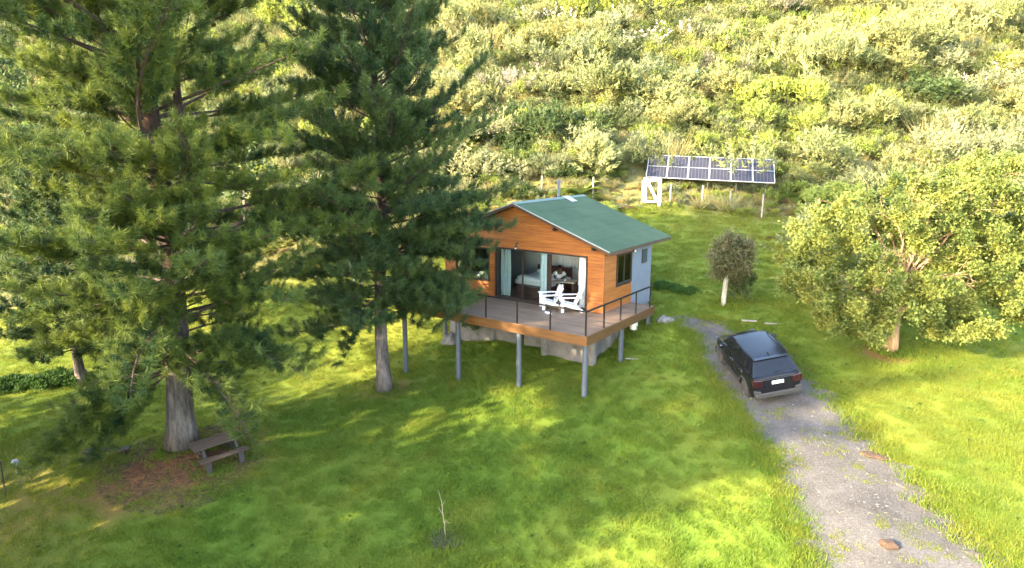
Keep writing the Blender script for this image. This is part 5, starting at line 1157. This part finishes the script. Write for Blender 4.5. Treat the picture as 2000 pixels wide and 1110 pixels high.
for k, (xy, lab) in enumerate((((-15.6, .6), 'pale upright stem standing in light left of the slim pine'), ((-15.0, .2), 'second thinner pale stem left of the slim pine'))):
    o = thing('bare_trunk', lab, 'tree', gx(*xy)); mb = MB(); P = limb_to(mb, (0, 0, -.1), (rng.normal(0, .2), rng.normal(0, .2), 4.6 - k), .06, .02, rng, 7); obj('trunk', mb, M['palewood'], o)
    for j in range(5): mb = MB(); limb_to(mb, P[2+j % 4], P[2+j % 4] + rng.normal(0, .5, 3) + np.array([0, 0, .4]), .02, .005, rng, 4); obj('limb', mb, M['deadtwig'], o)
# trees on the wooded slope at the far left and along the top
for k, (s, t, H_, lab) in enumerate(((43, -17, 8, 'dark pine on the slope behind the slimmer pine'), (44, -27, 9, 'dark pine on the slope behind the biggest pine'), (50, -36, 10, 'dark pine at far left edge of the slope'), (74, 16.5, 7.5, 'dark green conifer at the top edge above the solar panels'), (80, 42, 7, 'dark conifer at the top right beside the far road'), (76, 27.5, 6, 'small dark conifer at the top edge right of centre'))):
    x, y = st2xy(s, t); pine('conifer_tree', lab, (float(x), float(y)), H_, lambda z, H_=H_: float(np.interp(z/H_, [.05, .25, 1], [.22, .34, .03])*H_), .9, 5, .14, 60+k, 10, M['needle2'], (), (0, 0), .8, 1.7, .55, None, wid=.11, tstep=.4, inner=.2, fill=False)

# ================================================================== GRASS AND GROUND LITTER
rng = np.random.default_rng(8)
tuf = []
for k in range(4):
    v, f = blades(rng, 85, .26, .05, .125, .0085, .55); tuf.append(np_mesh('grass_tuft', v, f, M['grass']))
n_ = 37000; s = 9.5 + 35.5*rng.uniform(0, 1, n_)**.85; t = rng.uniform(-1, 1, n_)*(s*.80 + 6.0); x, y = st2xy(s, t)
ind = inpoly(x, y, DPOLY); house = (x > -8.2) & (x < .1) & (y > .15) & (y < 4.5)
edge = vnoise(x*1.2, y*1.2, 41); keep = (s < foot_s(t) + .8) & ~house & ~(ind) & (rng.uniform(0, 1, n_) > np.clip(dryness(x, y)*1.25 - .12, 0, .97))
x, y, s, t = x[keep], y[keep], s[keep], t[keep]
gs_x, gs_y = x.copy(), y.copy()
sc_ = rng.uniform(.7, 1.25, len(x))*(1 + .35*(vnoise(x*.6, y*.6, 51) - .5)*2)
sc_ *= np.where(s < 34, 1, 1 + (s-34)*.05)
scatter('lawn_grass', np.c_[x, y, h(x, y) - .01], np.c_[np.zeros(len(x)), np.zeros(len(x)), rng.uniform(0, 6.28, len(x))], sc_, np.clip(lawn_tint(x, y) + rng.normal(0, .14, len(x)) + dryness(x, y)*.4, 0, 1), tuf, 'short rough lawn grass')
# longer grass the mower leaves round trunks, posts, the table and the drive
lx = []; ly = []
for (cx, cy, r_, k_) in [(P1[0], P1[1], .62, 40), (P2[0], P2[1], .42, 34), (TR[0], TR[1], .4, 30), (3.31, 5.18, .25, 20), (-8.0, -12.4, .8, 26), (1.28, -11.33, .55, 30), (-4.55, 13.6, .7, 24)] + [(x_, y_, .2, 14) for x_, y_ in ((-8.07, -3.24), (-5.0, -3.24), (-1.9, -3.24), (1.04, -3.24), (1.03, -.3), (1.0, 2.3))]:
    a_ = rng.uniform(0, 6.28, k_); q_ = r_*rng.uniform(.8, 1.35, k_); lx.append(cx + q_*np.cos(a_)); ly.append(cy + q_*np.sin(a_))
j = rng.integers(0, 2*n1, 700); bx = np.concatenate([A_, B_]); lx.append(bx[j, 0] + rng.normal(0, .22, 700)); ly.append(bx[j, 1] + rng.normal(0, .22, 700)); lx = np.concatenate(lx); ly = np.concatenate(ly); kk = (ly > .3) & (lx < .2) & (lx > -8.4) & (ly < 5); lx = lx[~kk]; ly = ly[~kk]
scatter('long_grass', np.c_[lx, ly, h(lx, ly) - .01], np.c_[np.zeros((len(lx), 2)), rng.uniform(0, 6.28, len(lx))], rng.uniform(1.1, 2.1, len(lx))*.8, np.clip(lawn_tint(lx, ly) + rng.normal(0, .2, len(lx)), 0, 1), tuf, 'longer grass left around trunks, posts and drive edges')
# weeds creeping over the drive and along its edges
bx = np.concatenate([A_, B_]); j = rng.integers(0, len(bx), 1500); x = bx[j, 0] + rng.normal(0, .16, 1500); y = bx[j, 1] + rng.normal(0, .16, 1500)
wk = [((10.1, -2.9), .55), ((9.3, -3.2), .5), ((9.9, -4.0), .45), ((11.6, -6.9), .35), ((12.2, -7.6), .4), ((10.6, -4.9), .4), ((8.6, -4.6), .4), ((7.6, -2.4), .3), ((3.2, 3.0), .6), ((4.2, 2.2), .5), ((10.4, -7.9), .4)]
for (cx, cy), r_ in wk: x = np.r_[x, cx + rng.normal(0, r_*.8, 14)]; y = np.r_[y, cy + rng.normal(0, r_*.8, 14)]
scatter('drive_weeds', np.c_[x, y, h(x, y) + .008], np.c_[np.zeros(len(x)), np.zeros(len(x)), rng.uniform(0, 6.28, len(x))], rng.uniform(.3, .8, len(x)), rng.uniform(.5, 1, len(x)), tuf, 'tufts of grass and weed creeping over the gravel')
q = rng.integers(0, len(gs_x), 420); scatter('lawn_weeds', np.c_[gs_x[q], gs_y[q], h(gs_x[q], gs_y[q]) - .01], np.c_[np.zeros((420, 2)), rng.uniform(0, 6.28, 420)], rng.uniform(.06, .13, 420), rng.uniform(0, 1, 420), [joinm('lawn_weed', [sprays(rp, 4, 24, 6, .28, .15, .2)], [M['weed']])], 'low broad leaved weeds scattered in the lawn')
def pebble(seed, r):
    r_ = np.random.default_rng(seed); mb = MB().sphere((0, 0, 0), 1, 6, 4, (1, .75, .5)); mb.v = [tuple(np.array(p)*r*r_.uniform(.75, 1.25)) for p in mb.v]; return mb.mesh('pebble', M['pebble'])
n_ = 9000; u = rng.uniform(0, 1, n_); i = (u*(n1-1)).astype(int); w_ = np.where(rng.uniform(0, 1, n_) < .45, rng.beta(.35, .35, n_), rng.uniform(0, 1, n_)); P = A_[i]*(1-w_)[:, None] + B_[i]*w_[:, None] + rng.normal(0, .1, (n_, 2))
scatter('gravel', np.c_[P, h(P[:, 0], P[:, 1]) + .015], rng.uniform(0, 6.28, (n_, 3))*np.array([.1, .1, 1]), rng.gamma(2.0, .42, n_)*.75, rng.uniform(0, 1, n_), [pebble(k, .022) for k in range(7)] + [MB().box((-.05, -.004, 0), (.05, .004, .008)).mesh('straw', M['twig_pale'])], 'loose gravel, pebbles and straw on the drive')
def litter(name, label, cx, cy, r, n, mat, kinds, flat=1.0):
    a = rng.uniform(0, 6.28, n); rr = r*np.sqrt(rng.uniform(0, 1, n)); x = cx + rr*np.cos(a)*1.3; y = cy + rr*np.sin(a)
    return scatter(name, np.c_[x, y, h(x, y) + .01], np.c_[rng.normal(0, .25, (n, 2)), rng.uniform(0, 6.28, n)], rng.uniform(.5, 1.3, n), rng.uniform(0, 1, n), kinds, label)
stk_ = [MB().box((-.10, -.006, 0), (.10, .006, .012)).mesh('chip', M['mulch']), MB().box((-.05, -.015, 0), (.05, .015, .02)).mesh('chip', M['mulch']), MB().box((-.08, -.005, 0), (.08, .005, .010)).mesh('chip', M['twig'])]
litter('mulch', 'dark mulch ring around the bare sapling', 1.28, -11.33, .42, 420, None, stk_)
ndl = [MB().box((-.09, -.004, 0), (.09, .004, .006)).mesh('needle', M['clod']), MB().box((-.07, -.004, 0), (.07, .004, .006)).mesh('needle', M['twig'])]
litter('needle_litter', 'reddish brown pine needle litter under the biggest pine', -8.9, -13.2, 2.4, 3800, None, ndl)
# dark weedy strips: the ditch at the far left and behind the cabin
lw = [joinm('weed_tuft', [sprays(rp, 5, 45, 8, .16, .075, .4)], [M['weed']])]
q = rng.uniform(0, 1, 330)[:, None]; Pw = np.array([(-26, -16.6)])*(1-q) + np.array([(-20.8, -11.2)])*q + rng.normal(0, .28, (330, 2))
scatter('ditch_weeds', np.c_[Pw, h(Pw[:, 0], Pw[:, 1]) - .05], np.c_[np.zeros((330, 2)), rng.uniform(0, 6.28, 330)], rng.uniform(.3, .7, 330), rng.uniform(0, 1, 330), lw, 'dark weeds along the ditch at far left')
q = rng.uniform(0, 1, 90)[:, None]; Pw = np.array([(-.4, 6.35)])*(1-q) + np.array([(1.5, 6.2)])*q + rng.normal(0, .15, (90, 2))
scatter('wall_weeds', np.c_[Pw, h(Pw[:, 0], Pw[:, 1]) - .05], np.c_[np.zeros((90, 2)), rng.uniform(0, 6.28, 90)], rng.uniform(.22, .42, 90), rng.uniform(0, 1, 90), lw, 'dark green weed strip behind the cabin corner')
